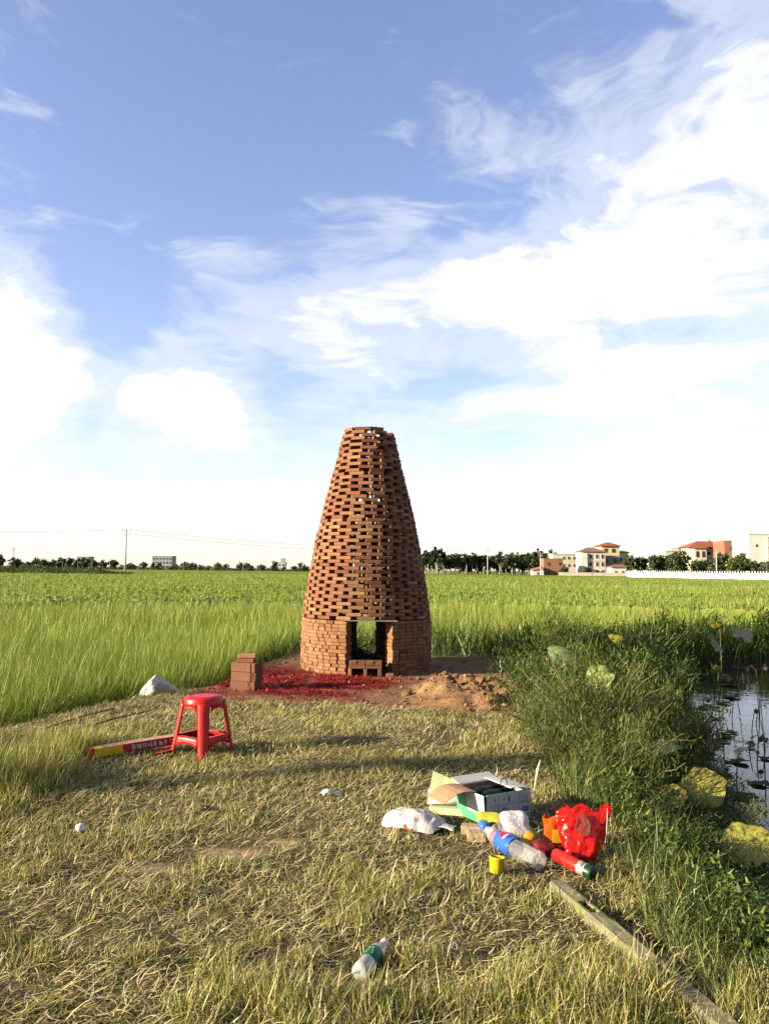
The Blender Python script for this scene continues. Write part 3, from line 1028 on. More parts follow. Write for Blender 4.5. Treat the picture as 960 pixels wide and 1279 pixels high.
BRICKS = [brick_variant(i) for i in range(24)]
PALE = [i for i in range(24) if i % 6 in (0, 2, 4)]
PROF_Z = [0, .77, .87, 1.21, 1.55, 1.89, 2.24, 2.57, 2.92, 3.26, 3.64]
PROF_R = [1.005, 1.0, .972, .928, .872, .812, .738, .660, .567, .478, .386]


def build_tower():
    root = empty('brick_tower', (TX, TY, 0), 'tall tapering openwork brick kiln tower with a doorway at its foot', 'tower')
    rnd = random.Random(5)
    place = []                                   # (matrix, variant, area seen)
    camp = Vector((0, 0, CAM_H))

    def put(theta, rad, z, header, var, yaw=0.0, stretch=1.0):
        n = Vector((math.cos(theta), math.sin(theta), 0))
        half = (BL if header else BW) / 2
        c = n * (rad - half) + Vector((0, 0, z + BH / 2))
        rz = theta + (0 if header else math.pi / 2) + yaw + (math.pi if rnd.random() < .5 else 0)
        mt = Matrix.Translation(c) @ Matrix.Rotation(rz, 4, 'Z') @ Matrix.Diagonal((stretch, 1, 1, 1))
        d = camp - (c + Vector((TX, TY, 0)))
        area = max(0.0, n.dot(d.normalized())) * (BW if header else BL) * BH / d.length_squared
        place.append((mt, var, area))

    # openings, as angles about the axis
    th_l = math.atan2(-0.965, -0.262); th_r = math.atan2(-0.922, 0.385)          # front door jambs
    bk_r = math.atan2(0.96, 0.175); bk_l = math.atan2(0.965, -0.225)             # opening at the back
    th_l %= 2 * math.pi; th_r %= 2 * math.pi
    arcs = [(th_r, 2 * math.pi + bk_r), (bk_l, th_l)]
    nb = 15
    for k in range(nb):
        z = k * COURSE
        for a0, a1 in arcs:
            ro = 1.0 + 0.006 * math.sin(k * 2.1)
            a = a0
            first = True
            while a < a1 - 0.03:
                left = (a1 - a) * ro
                str_ok = left > 0.55 and not first and rnd.random() < .16
                if str_ok:
                    w = (BL + .006) / ro
                    v = rnd.choice(PALE)
                    put(a + w / 2, ro + rnd.uniform(-.010, .008), z, False, v)
                    put(a + w / 2, ro - BW - .012, z, False, rnd.randrange(24))
                else:
                    rem = max(1, round(left / (BW + .006)))
                    w = (a1 - a) / rem if rem < 3 else (BW + rnd.choice([.002, .004, .006, .010, .024])) / ro
                    put(a + w / 2, ro + rnd.uniform(-.010, .008), z, True, rnd.choice(PALE) if rnd.random() < .75 else rnd.randrange(24), rnd.uniform(-.02, .02))
                a += w
                first = False
    z0 = nb * COURSE + 0.012
    N = None; phase = 0.3; par = 0
    rows = 56
    for k in range(rows):
        z = z0 + k * COURSE
        ro = float(np.interp(z + .025, PROF_Z, PROF_R))
        circ = 2 * math.pi * (ro - BW / 2)
        if N is None or circ / N < .284:
            N = int(circ / .298)
            N = N if N % 2 else N - 1                      # odd counts: a gap faces a brick across the shaft
            phase += rnd.uniform(.1, .35)
        phase += rnd.uniform(-.006, .014)
        for j in range(N):
            th = phase + (j + .5 * (k % 2)) * 2 * math.pi / N + rnd.gauss(0, .009) / ro
            put(th, ro + rnd.gauss(0, .004), z + rnd.uniform(0, .0012), False, rnd.randrange(24), rnd.gauss(0, .014), 1.13 if math.sin(th) > .25 else 1.0)
    zt = z0 + rows * COURSE
    ro = .388
    for th in (4.45, 5.05, 3.75):
        put(th, ro, zt, False, 3 if th == 4.45 else rnd.randrange(24), .05)
    # the 300 that show largest are parts of their own, the rest is one part
    order = sorted(range(len(place)), key=lambda i: -place[i][2])
    own = set(order[:300])
    for i in order[:300]:
        mt, v, _ = place[i]
        o = link('brick', BRICKS[v], root)
        o.matrix_local = mt
    Vs = []; Fs = []; Cs = []; b = 0
    cache = {}
    for i, me in enumerate(BRICKS):
        co = np.empty(len(me.vertices) * 3, np.float32); me.vertices.foreach_get('co', co)
        ix = np.empty(len(me.loops), np.int32); me.loops.foreach_get('vertex_index', ix)
        cc = np.empty(len(me.vertices) * 4, np.float32); me.color_attributes['Col'].data.foreach_get('color', cc)
        cache[i] = (co.reshape(-1, 3), ix.reshape(-1, 3), cc.reshape(-1, 4)[:, :3])
    for i, (mt, v, _) in enumerate(place):
        if i in own:
            continue
        co, ix, cc = cache[v]
        A = np.array(mt)
        Vs.append(co @ A[:3, :3].T + A[:3, 3]); Fs.append(ix + b); Cs.append(cc); b += len(co)
    o = link('brickwork', np_mesh('brickwork', np.concatenate(Vs), np.concatenate(Fs), np.concatenate(Cs), M['brick']), root)
    props(o, kind='stuff')
    # thin plates that carry the courses over the two openings
    zl = nb * COURSE + .001
    mb = MB(); mb.box((0.062, -0.87, zl + .006), (0.80, 0.26, .010))
    mb.obj('lintel', M['steel'], root)
    mb = MB(); mb.box((-0.02, 0.87, zl + .006), (0.62, 0.24, .010))
    mb.obj('lintel', M['steel'], root)
    CLEAR.append((TX, TY, 1.02))


build_tower()


def loose(loc, rot, var, parent=None, name='brick'):
    return link(name, BRICKS[var], parent, loc, rot)


def build_hearth():
    root = empty('brick_hearth', (-0.245, 10.98, 0), 'low hearth of stacked bricks in the tower doorway', 'hearth')
    e = R(90)
    for x in (-0.215, 0.0, 0.20):
        loose((x, .03, BW / 2), (e, 0, e + random.gauss(0, .03)), random.randrange(24), root)
    z = BW + BH / 2 + .001
    for x in (-.118, .118):
        for y in (-.03, .09):
            loose((x, y, z), (0, 0, random.gauss(0, .02)), random.choice([1, 3, 7, 9]), root)
    z += BH + .0015
    for x in (-.175, -.057, .062, .180):
        loose((x, .028, z), (0, 0, e + random.gauss(0, .025)), random.choice([1, 3, 13, 7]), root)
    o = loose((0.345, 10.97 - 10.98 + .0, BH / 2), (0, 0, e), 2, root)
    # kindling in the fire chamber
    t = empty('kindling_pile', (-0.26, 11.75, 0), 'dark heap of sticks and sheeting inside the fire chamber', 'kindling')
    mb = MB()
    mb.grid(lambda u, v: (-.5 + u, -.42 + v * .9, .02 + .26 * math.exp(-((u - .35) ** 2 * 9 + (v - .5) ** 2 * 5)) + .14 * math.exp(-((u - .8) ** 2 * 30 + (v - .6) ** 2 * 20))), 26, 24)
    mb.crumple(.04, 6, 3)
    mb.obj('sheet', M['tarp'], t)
    for a, b, r in (((-.35, -.35, .10), (.42, .25, .30), .012), ((-.3, .3, .33), (.40, -.30, .16), .014), ((-.42, -.1, .2), (.1, .45, .36), .011), ((.0, -.42, .13), (.3, .4, .38), .010),
                    ((-.25, -.40, .16), (.15, -.38, .17), .008)):
        mb = MB(); mb.tube([a, tuple((p + q) / 2 + random.gauss(0, .015) for p, q in zip(a, b)), b], [r, r * .9, r * .7], 7)
        mb.obj('stick', M['deadstem'] if r > .0085 else M['cardpale'], t)


build_hearth()


def build_brick_stack():
    """loose bricks stacked on edge at the field side"""
    ox, oy = -1.76, 9.60
    rz = R(-14)
    zb = ground_z(ox, oy) - .012
    ca, sa = math.cos(rz), math.sin(rz)
    e = R(90)
    names = {0: 'bottom', 1: 'middle', 2: 'top'}
    rows = ['front', 'second', 'third']
    grp = 'loose bricks stacked beside the rice'
    for lv in range(3):
        for r in range(3):
            lx, ly = random.gauss(0, .006) + (.012 if lv == 1 else 0), r * .057
            x, y = ox + lx * ca - ly * sa, oy + lx * sa + ly * ca
            o = loose((x, y, zb + BW / 2 + lv * (BW + .002)), (e, 0, rz + random.gauss(0, .015)), [5, 11, 3, 17, 9, 3, 11, 3, 5][lv * 3 + r], name='loose_brick')
            props(o, 'brick on edge in the %s course of the small stack, %s from the viewer' % (names[lv], rows[r] if r else 'nearest one'), 'brick', grp)
    for lv in range(3):                                   # bricks standing end-on against the right side
        for r in range(2):
            lx, ly = .147 + r * .054, .055 + .012 * (lv % 2)
            x, y = ox + lx * ca - ly * sa, oy + lx * sa + ly * ca
            o = loose((x, y, zb + BW / 2 + lv * (BW + .002)), (e, 0, rz + e + random.gauss(0, .03)), [3, 9, 15, 3, 5, 21][lv * 2 + r], name='loose_brick')
            props(o, 'brick set end-on at right of the small stack, %s course, %s one' % (names[lv], ['inner', 'outermost'][r]), 'brick', grp)
    for i, (lx, ly, a, lz) in enumerate(((.055, .06, 1.62, 0), (.06, .075, .2, 1))):
        x, y = ox + lx * ca - ly * sa, oy + lx * sa + ly * ca
        o = loose((x, y, zb + 3 * (BW + .002) + BH / 2 + lz * (BH + .001)), (0, 0, rz + a - (1.57 if i == 0 else 0)), [9, 14][i], name='loose_brick')
        props(o, ['brick laid flat on the small brick stack, under the topmost brick', 'topmost brick lying flat and askew on the small stack'][i], 'brick', grp)
    CLEAR.append((ox, oy + .05, .22))


build_brick_stack()


def build_red_paper():
    poly = [(-2.05, 9.0), (-1.2, 8.8), (-0.4, 9.0), (0.25, 9.9), (0.2, 10.8), (-0.3, 10.9), (-0.9, 10.95), (-1.35, 11.4), (-1.5, 12.0), (-2.2, 11.6), (-2.2, 10)]
    n = 230000
    x = rng.uniform(-3.0, 1.2, n); y = rng.uniform(8.3, 12.8, n)
    d = sdist(x, y, poly) + .9 * (fbm(x * 1.5, y * 1.5, 201) - .5)
    core = 1 - sstep(np.hypot((x + 1.2) / 1.3, (y - 10.3) / 1.1), .5, 1.3)
    p = (1 - sstep(d, -.45, .35)) * (.18 + .82 * core) * (.14 + .86 * sstep(fbm(x * 3, y * 3, 203), .28, .56))
    k = (rng.random(n) < p) & (np.hypot(x - TX, y - TY) > 1.0) & (np.abs(np.hypot(x + 1.76, y - 9.65)) > .16)
    x, y = x[k], y[k]; m = len(x)
    P = roots(x, y, .003); P[:, 2] += rng.random(m) * .022
    V, F, C = ribbons(P, rng.uniform(0, 6.28, m), rng.uniform(.014, .044, m), rng.uniform(.010, .028, m), rng.normal(1.45, .25, m), rng.normal(.1, .4, m), 1,
                      palette(m, [(.42, .016, .020), (.28, .012, .018), (.50, .05, .04), (.40, .20, .14)], [.45, .30, .15, .10], .25))
    o = link('firecracker_paper', np_mesh('firecracker_paper', V, F, C, M['hay']))
    props(o, 'carpet of shredded red firecracker paper before the tower', 'paper scraps', kind='stuff')
    # a few crumbs of pale earth lying on the heap
    return


build_red_paper()


def build_clods():
    V = []; F = []; C = []; b = 0
    bm = bmesh.new(); bmesh.ops.create_icosphere(bm, subdivisions=1, radius=1.0)
    bm.verts.ensure_lookup_table()
    base = np.array([v.co[:] for v in bm.verts]); fc = np.array([[v.index for v in f.verts] for f in bm.faces]); bm.free()
    n = 900
    for i in range(n):
        if i < 560:
            x, y = random.gauss(1.1, .50), random.gauss(9.3, .65)
        else:
            a = random.uniform(0, 6.28); r = random.uniform(1.05, 2.8); x, y = TX + math.cos(a) * r, TY + math.sin(a) * r
        if earth_mask(np.array([x]), np.array([y]))[0] < .3 or math.hypot(x - TX, y - TY) < 1.06:
            continue
        s = abs(random.gauss(0, .013)) + .005
        if i < 40: s *= 2.2
        pts = base * s * np.array([random.uniform(.8, 1.3), random.uniform(.8, 1.3), random.uniform(.5, .9)]) * (1 + rng.normal(0, .16, (len(base), 1)))
        pts = pts + np.array([x, y, ground_z(x, y) + s * .3])
        V.append(pts); F.append(fc + b); b += len(base)
        c = np.array(random.choice([(.115, .066, .032), (.14, .088, .042), (.10, .055, .027), (.16, .105, .05)])) * random.uniform(.8, 1.2)
        C.append(np.repeat(c[None], len(base), 0))
    o = link('earth_clods', np_mesh('earth_clods', np.concatenate(V), np.concatenate(F), np.concatenate(C), M['ground']))
    props(o, 'scattered lumps of dug yellow-brown earth beside the tower', 'earth', kind='stuff')


build_clods()

# ------------------------------------------------------------------ stool
def build_stool():
    x, y = -1.465, 6.40
    root = empty('stool', (x, y, ground_z(x, y) + .005), 'red plastic stool with four splayed legs on the mown grass', 'stool', rz=R(14))
    H = .487
    root.scale = (.95, .95, .95)
    mb = MB()
    mb.lathe([(0.0, H), (.10, H + .001), (.140, H), (.156, H - .006), (.164, H - .018), (.168, H - .05), (.172, H - .075), (.166, H - .075), (.160, H - .02), (.0, H - .014)], 40)
    mb.obj('seat', M['redplastic'], root, True)
    # shallow ring groove and hand hole on the seat
    mb = MB(); mb.lathe([(.118, H + .0015), (.121, H + .005), (.124, H + .0015)], 36)
    mb.obj('seat_ring', M['redplastic'], root, True)

    def leg_r(z):
        t = 1 - z / (H - .05)
        return .158 + .075 * t

    for q in range(4):
        a = -math.pi / 2 + q * math.pi / 2
        mb = MB()

        def leg(u, v, a=a):
            z = (H - .04) * (1 - v)
            w = .050 - .010 * v            # half width
            s = (u - .5) * 2
            r = leg_r(z) + .030 * (1 - s * s) ** .5 if abs(s) < 1 else leg_r(z)
            r += .006 * v ** 6
            px, py = r * math.cos(a) - s * w * math.sin(a), r * math.sin(a) + s * w * math.cos(a)
            return (px, py, z)
        mb.grid(leg, 12, 12)
        mb.obj('leg', M['redplastic'], root, True, solid=.006)
        # brace panel to the next leg with an arched underside, and the ledge inside it
        a2 = a + math.pi / 2
        mb = MB()

        def brace(u, v, a=a, a2=a2):
            zt = .165; zb = .085 + .030 * math.sin(math.pi * u)
            z = zt + (zb - zt) * v
            r = leg_r(z) + .004
            p0 = Vector((r * math.cos(a) - .045 * math.sin(a), r * math.sin(a) + .045 * math.cos(a), z))
            p1 = Vector((r * math.cos(a2) + .045 * math.sin(a2), r * math.sin(a2) - .045 * math.cos(a2), z))
            p = p0.lerp(p1, u)
            bow = .018 * math.sin(math.pi * u)
            return (p.x * (1 + bow), p.y * (1 + bow), z)
        mb.grid(brace, 12, 3)
        mb.obj('brace', M['redplastic'], root, True, solid=.005)
        mb = MB()

        def ledge(u, v, a=a, a2=a2):
            p = Vector(brace(u, 0, a, a2)); s = 1 - .22 * v
            return (p.x * s, p.y * s, p.z - .002)
        mb.grid(ledge, 12, 2)
        mb.obj('ledge', M['redplastic'], root, True, solid=.004)
        # apron arch under the seat between legs
        mb = MB()

        def apron(u, v, a=a, a2=a2):
            ang = a + .36 + (a2 - a - .72) * u
            z = H - .072 - v * (.012 + .035 * (abs(u - .5) * 2) ** 3)
            return (.169 * math.cos(ang), .169 * math.sin(ang), z)
        mb.grid(apron, 14, 2)
        mb.obj('apron', M['redplastic'], root, True, solid=.004)
    CLEAR.append((x, y, .10))


build_stool()


def build_firework_box():
    # long red carton lying on the straw, yellow panel and red tip towards the viewer
    x0, y0, x1, y1 = -2.30, 6.13, -1.60, 6.56
    L = math.hypot(x1 - x0, y1 - y0); rz = math.atan2(y1 - y0, x1 - x0)
    z = max(ground_z(x0, y0), ground_z(x1, y1))
    root = empty('firework_box', (x0, y0, z + .02), 'long red firework carton with yellow panel lying beside the stool', 'carton', rz=rz)
    root.rotation_euler = (0, R(-3.0), rz)
    w, h = .10, .064
    mb = MB(); mb.box((L * .5 + .13, 0, h / 2), (L - .26, w, h)); mb.obj('body', M['boxdark'], root, bevel=.003)
    mb = MB(); mb.box((.155, 0, h / 2), (.21, w + .001, h + .001)); mb.obj('yellow_panel', M['boxyellow'], root, bevel=.003)
    mb = MB(); mb.box((.0235, 0, h / 2), (.053, w + .002, h + .002)); mb.obj('end_cap', M['boxred'], root, bevel=.004)
    mb = MB(); mb.box((.285, 0, h / 2), (.05, w + .002, h + .002)); mb.obj('red_band', M['boxred'], root, bevel=.003)
    mb = MB(); mb.box((L * .5 + .05, 0, h + .002), (L - .12, w - .004, .002)); mb.obj('top_panel', M['boxpale'], root)
    # faded white characters printed along the side
    cx = .345
    r = random.Random(3)
    for i in range(8):
        mb = MB()
        for s in range(6):
            if r.random() < .5:
                mb.box((cx + r.uniform(-.014, .014), -w / 2 - .0015, h * .5 + r.uniform(-.020, .020)), (.026 * r.uniform(.5, 1), .001, .005))
            else:
                mb.box((cx + r.uniform(-.012, .012), -w / 2 - .0015, h * .5 + r.uniform(-.006, .006)), (.005, .001, .040 * r.uniform(.5, 1)))
        mb.obj('printed_character', M['logowhite'], root)
        cx += .043
    mb = MB()
    for i in range(5):
        mb.box((.08 + i * .037, -w / 2 - .0018, h * .55 + .006 * math.sin(i * 2)), (.022, .001, .006 + .004 * (i % 2)))
        mb.box((.08 + i * .037, -w / 2 - .0018, h * .30), (.016, .001, .004))
    mb.obj('printed_pattern', M['amber'], root)
    CLEAR.append(((x0 + x1) / 2, (y0 + y1) / 2, .18)); CLEAR.append((x0 + .12, y0 + .06, .14)); CLEAR.append((x1 - .12, y1 - .06, .14))
    CLEAR.append((x0 + .05, y0 - .12, .12)); CLEAR.append((x0 + .2, y0 - .05, .10))
    mb = MB(); mb.grid(lambda u, v: (u * .14, v * .09, .01 * math.sin(u * 5) * v), 5, 4); mb.crumple(.012, 12, 2)
    x, y = -1.80, 6.25
    o = mb.obj('paper_scrap', M['boxred'], None, loc=(x, y, ground_z(x, y) + .03), rot=(0, -.1, .4), solid=.001)
    props(o, 'red paper scrap lying by the stool next to the carton', 'paper')


build_firework_box()


def pillow(nx, ny, sx, sy, h, px=4.0, seed=0, amp=.02, sc=7.0, flat=0.35):
    """closed bag: two sheets meeting at a seam"""
    mb = MB()
    for side in (1, -1):
        def f(u, v, side=side):
            a = 2 * u - 1; b = 2 * v - 1
            k = max(0, 1 - abs(a) ** px) ** .5 * max(0, 1 - abs(b) ** px) ** .5
            pin = 1 - .12 * (a * a) * (b * b)
            return (a * sx / 2 * pin, b * sy / 2 * pin, h * (k if side > 0 else -flat * k))
        mb.grid(f, nx, ny)
    return mb.crumple(amp, sc, seed)


def build_sack():
    x, y = -2.62, 9.15
    root = empty('white_sack', (x, y, ground_z(x, y) + .10), 'half-full white woven sack slumped at the rice edge', 'sack', rz=R(15))
    mb = MB()

    def skin(u, v):
        a = u * 2 * math.pi; t = v
        r = (1 - t ** 1.7) * (1 + .16 * math.sin(3 * a + 1) + .08 * math.sin(7 * a + 4 * t))
        return (.215 * r * math.cos(a) - .05 * t, .13 * r * math.sin(a) + .03 * t, -.10 + .235 * t + .03 * math.sin(a * 2) * (1 - t))
    mb.grid(skin, 40, 16); mb.crumple(.018, 9, 2)
    ob = mb.obj('sack_body', [M['sackcloth'], M['sacktan']], root, True)
    for p in ob.data.polygons:                      # the tan printed side of the sack
        c = p.center
        if c.y < -.02 and c.x > -.06 + .5 * (c.z + .02) and c.z < .05 - .2 * c.x:
            p.material_index = 1
    CLEAR.append((x, y, .24))
    # sticks lying in the straw near it
    for i, (a, b, lab) in enumerate((((-3.05, 7.1), (-2.75, 8.0), 'thin dry stick lying on the straw left of the stool'), ((-2.75, 7.0), (-2.35, 7.9), 'dark bent stick on the straw between sack and stool'))):
        za, zb = ground_z(*a) + .025, ground_z(*b) + .045
        mb = MB(); mb.tube([(0, 0, 0), ((b[0] - a[0]) * .5, (b[1] - a[1]) * .5 + .02, (zb - za) * .5 + .01), (b[0] - a[0], b[1] - a[1], zb - za)], [.011, .010, .006], 7)
        o = mb.obj('stick', M['wood'], None, True, loc=(a[0], a[1], za)); props(o, lab, 'stick')


build_sack()


# ------------------------------------------------------------------ litter heap
def build_carton():
    A = Vector((.615, 4.615)); u = Vector((.30, .17)).normalized(); v = Vector((-u.y, u.x)); W, D, H = .33, .27, .175
    z = ground_z(.7, 4.75) + .005
    root = empty('open_carton', (A.x, A.y, z), 'open printed carton, grey panel and green foot, flaps spread wide', 'carton', rz=math.atan2(u.y, u.x))
    t = .005
    # right long side: grey print above, green band below
    mb = MB(); mb.box((W / 2, t / 2, H / 2), (W, t, H)); mb.obj('side_panel', M['cardgreen'], root)
    mb = MB(); mb.box((W / 2 + .001, -.0015, H * .60), (W - .004, .003, H * .76)); o = mb.obj('printed_panel', M['cardgrey'], root)
    ink = MB()
    for xx in (.085, .24):
        ink.box((xx, -.0035, H * .60), (.0015, .001, H * .70))
    ink.box((W / 2, -.0035, H * .62), (W - .02, .001, .0012))
    r = random.Random(8)
    for i in range(9):
        ink.box((.125 + r.uniform(0, .05), -.0035, H * (.28 + .03 * i)), (.05 * r.uniform(.5, 1), .001, .0018))
    ink.box((.06, -.0035, H * .80), (.008, .001, .016)); ink.box((.125, -.0035, H * .80), (.012, .001, .006)); ink.box((.165, -.0035, H * .78), (.012, .001, .030))
    for i in range(13):
        ink.box((.265 + i * .0042, -.0035, H * .37), (.0012 + .0012 * (i % 3 == 0), .001, .035))
    for i in range(6):
        ink.box((.285, -.0035, H * (.55 + .05 * i)), (.07 * r.uniform(.6, 1), .001, .0015))
    ink.obj('panel_print', M['ink'], o)
    # left end: green printed panel, pushed out a little
    mb = MB(); mb.grid(lambda a, b: (-.02 * math.sin(b * 1.5) - .02 * a * b, D * a, H * b), 6, 6); e = mb.obj('end_panel', M['cardwhite'], root, solid=.005)
    for nm, a0, a1, b0, b1 in (('green_print', .62, 1.0, .0, .98), ('green_print', .0, .60, .0, .34)):
        mb = MB(); mb.grid(lambda a, b, a0=a0, a1=a1, b0=b0, b1=b1: (-.0045 - .02 * math.sin((b0 + (b1 - b0) * b) * 1.5) - .02 * (a0 + (a1 - a0) * a) * (b0 + (b1 - b0) * b), D * (a0 + (a1 - a0) * a), H * (b0 + (b1 - b0) * b)), 5, 5); mb.obj(nm, M['cardgreen'], e, solid=.0015)
    mb = MB(); mb.box((W / 2, D - t / 2, H / 2), (W, t, H)); mb.obj('side_panel', M['cardbrown'], root)
    mb = MB(); mb.box((W - t / 2, D / 2, H / 2), (t, D - 2 * t, H)); mb.obj('end_panel', M['cardwhite'], root)
    mb = MB(); mb.box((W / 2, D / 2, .004), (W - 2 * t, D - 2 * t, .006)); mb.obj('base_panel', M['cardbrown'], root)
    # flaps: white one half over the top at the right, brown one thrown out to the left
    mb = MB(); mb.grid(lambda a, b: (W + .002 - b * .15, D * a * .98, H + .004 + .018 * math.sin(b * 1.6)), 4, 4); mb.obj('flap', M['cardwhite'], root, solid=.004)
    mb = MB(); mb.grid(lambda a, b: (-.012 - b * .22, D * (.30 + .70 * a) + .02 * b, H + .004 + .03 * math.sin(b * 3) - .05 * b), 5, 5); mb.obj('flap', M['cardbrown'], root, solid=.004)
    mb = MB(); mb.grid(lambda a, b: (W * (.0 + .9 * a), D + .01 + b * .09, H + .02 * b), 4, 3); mb.obj('flap', M['cardgrey'], root, solid=.004)
    # black things packed inside
    rz = root.rotation_euler.z
    for i, (yy, lab) in enumerate(((.09, 'black plastic roll in the open carton, nearer the grey panel'), (.175, 'black plastic roll at the far side of the open carton'))):
        mb = MB(); mb.tube([(.02, 0, 0), (.05, 0, .004), (.23, 0, .004), (.26, 0, 0)], [.022, .034, .034, .02], 12)
        p = A + v * yy + u * .02
        o = mb.obj('black_roll', M['black'], None, True, loc=(p.x, p.y, z + H - .035), rot=(0, R(1.5), rz)); props(o, lab, 'roll', 'black rolls in the carton')
    mb = MB(); mb.tube([(.025 * math.cos(a), 0, .03 + .03 * math.sin(a)) for a in np.linspace(-1.2, 4.3, 14)], .0035, 6)
    p = A + v * .08 + u * .19
    o = mb.obj('wire_loop', M['black'], None, True, loc=(p.x, p.y, z + H), rot=(0, 0, rz)); props(o, 'small black wire loop sticking up out of the open carton', 'wire')
    # pale green board and white paper roll leaning behind the carton's left
    x, y = .40, 5.02
    mb = MB(); mb.grid(lambda a, b: (-.08 + .20 * a + .03 * b, .06 * b, .20 * b * (1 - .35 * a)), 5, 5); mb.crumple(.006, 9)
    o = mb.obj('card_sheet', M['cardpale'], None, loc=(x - .03, y, ground_z(x, y)), rot=(R(-12), 0, R(-6)), solid=.004); props(o, 'pale green card sheet standing up behind the carton flap', 'card')
    mb = MB(); mb.lathe([(.010, -.12), (.040, -.12), (.043, -.118), (.043, .118), (.040, .12), (.010, .12), (.010, -.12)], 20, Matrix.Rotation(R(90), 4, 'Y'))
    o = mb.obj('paper_roll', M['paperwhite'], None, True, loc=(.415, 4.90, ground_z(.415, 4.9) + .085), rot=(0, 0, R(-8))); props(o, 'white paper roll lying under the brown carton flap', 'roll')
    mb = MB(); mb.box((0, 0, .02), (.26, .10, .04)); mb.crumple(.006, 8)
    o = mb.obj('packing_card', M['cardpale'], None, loc=(.43, 4.88, ground_z(.43, 4.88)), rot=(0, 0, R(-14))); props(o, 'flat pale green packet beneath the white paper roll', 'packet')
    mb = MB(); mb.grid(lambda a, b: (-.05 + .10 * a, 0, .13 * b * (1 - .5 * a)), 6, 6); mb.crumple(.03, 14, 4)
    o = mb.obj('film_scrap', M['clearfilm'], None, True, loc=(.58, 5.08, ground_z(.58, 5.08) + .03)); props(o, 'scrap of clear film standing behind the open carton', 'film')
    mb = MB(); mb.tube([(0, 0, 0), (.02, .01, .10), (.035, .01, .17), (.05, .0, .235)], [.003, .006, .012, .003], 6)
    o = mb.obj('dry_leaf_blade', M['cardpale'], None, True, loc=(1.02, 5.30, ground_z(1.02, 5.3) - .01)); props(o, 'single pale dry leaf blade standing behind the carton', 'leaf')
    CLEAR.append((.72, 4.85, .23)); CLEAR.append((.50, 4.80, .14)); CLEAR.append((.40, 4.92, .16)); CLEAR.append((.62, 4.52, .10)); CLEAR.append((.85, 4.70, .10))


build_carton()


def bottle(root, prof, mat, n=22, crumple=0.0, seed=0, name='bottle_body'):
    mb = MB(); mb.lathe(prof, n)
    if crumple:
        mb.crumple(crumple, 22, seed)
    return mb.obj(name, mat, root, True)


def lay(name, tip, base, z, label, cat, group=None):
    """an Empty whose local +z runs from base to tip on the ground (tip and base are (x, y, dz))"""
    b = Vector((base[0], base[1], ground_z(base[0], base[1]) + z + (base[2] if len(base) > 2 else 0)))
    t = Vector((tip[0], tip[1], ground_z(tip[0], tip[1]) + z + (tip[2] if len(tip) > 2 else 0)))
    d = t - b
    o = empty(name, b, label, cat, group)
    # local -y (where labels face) turned upwards
    zq = d.normalized(); yq = -(Vector((0, 0, 1)) - zq * zq.z).normalized(); xq = yq.cross(zq)
    o.rotation_euler = Matrix((xq, yq, zq)).transposed().to_euler()
    return o, d.length


def wrap(r, pts, off=.0012):
    """flat outline (x, z) laid on a cylinder of radius r, facing local -y"""
    return [((r + off) * math.sin(x / r), -(r + off) * math.cos(x / r), z) for x, z in pts]


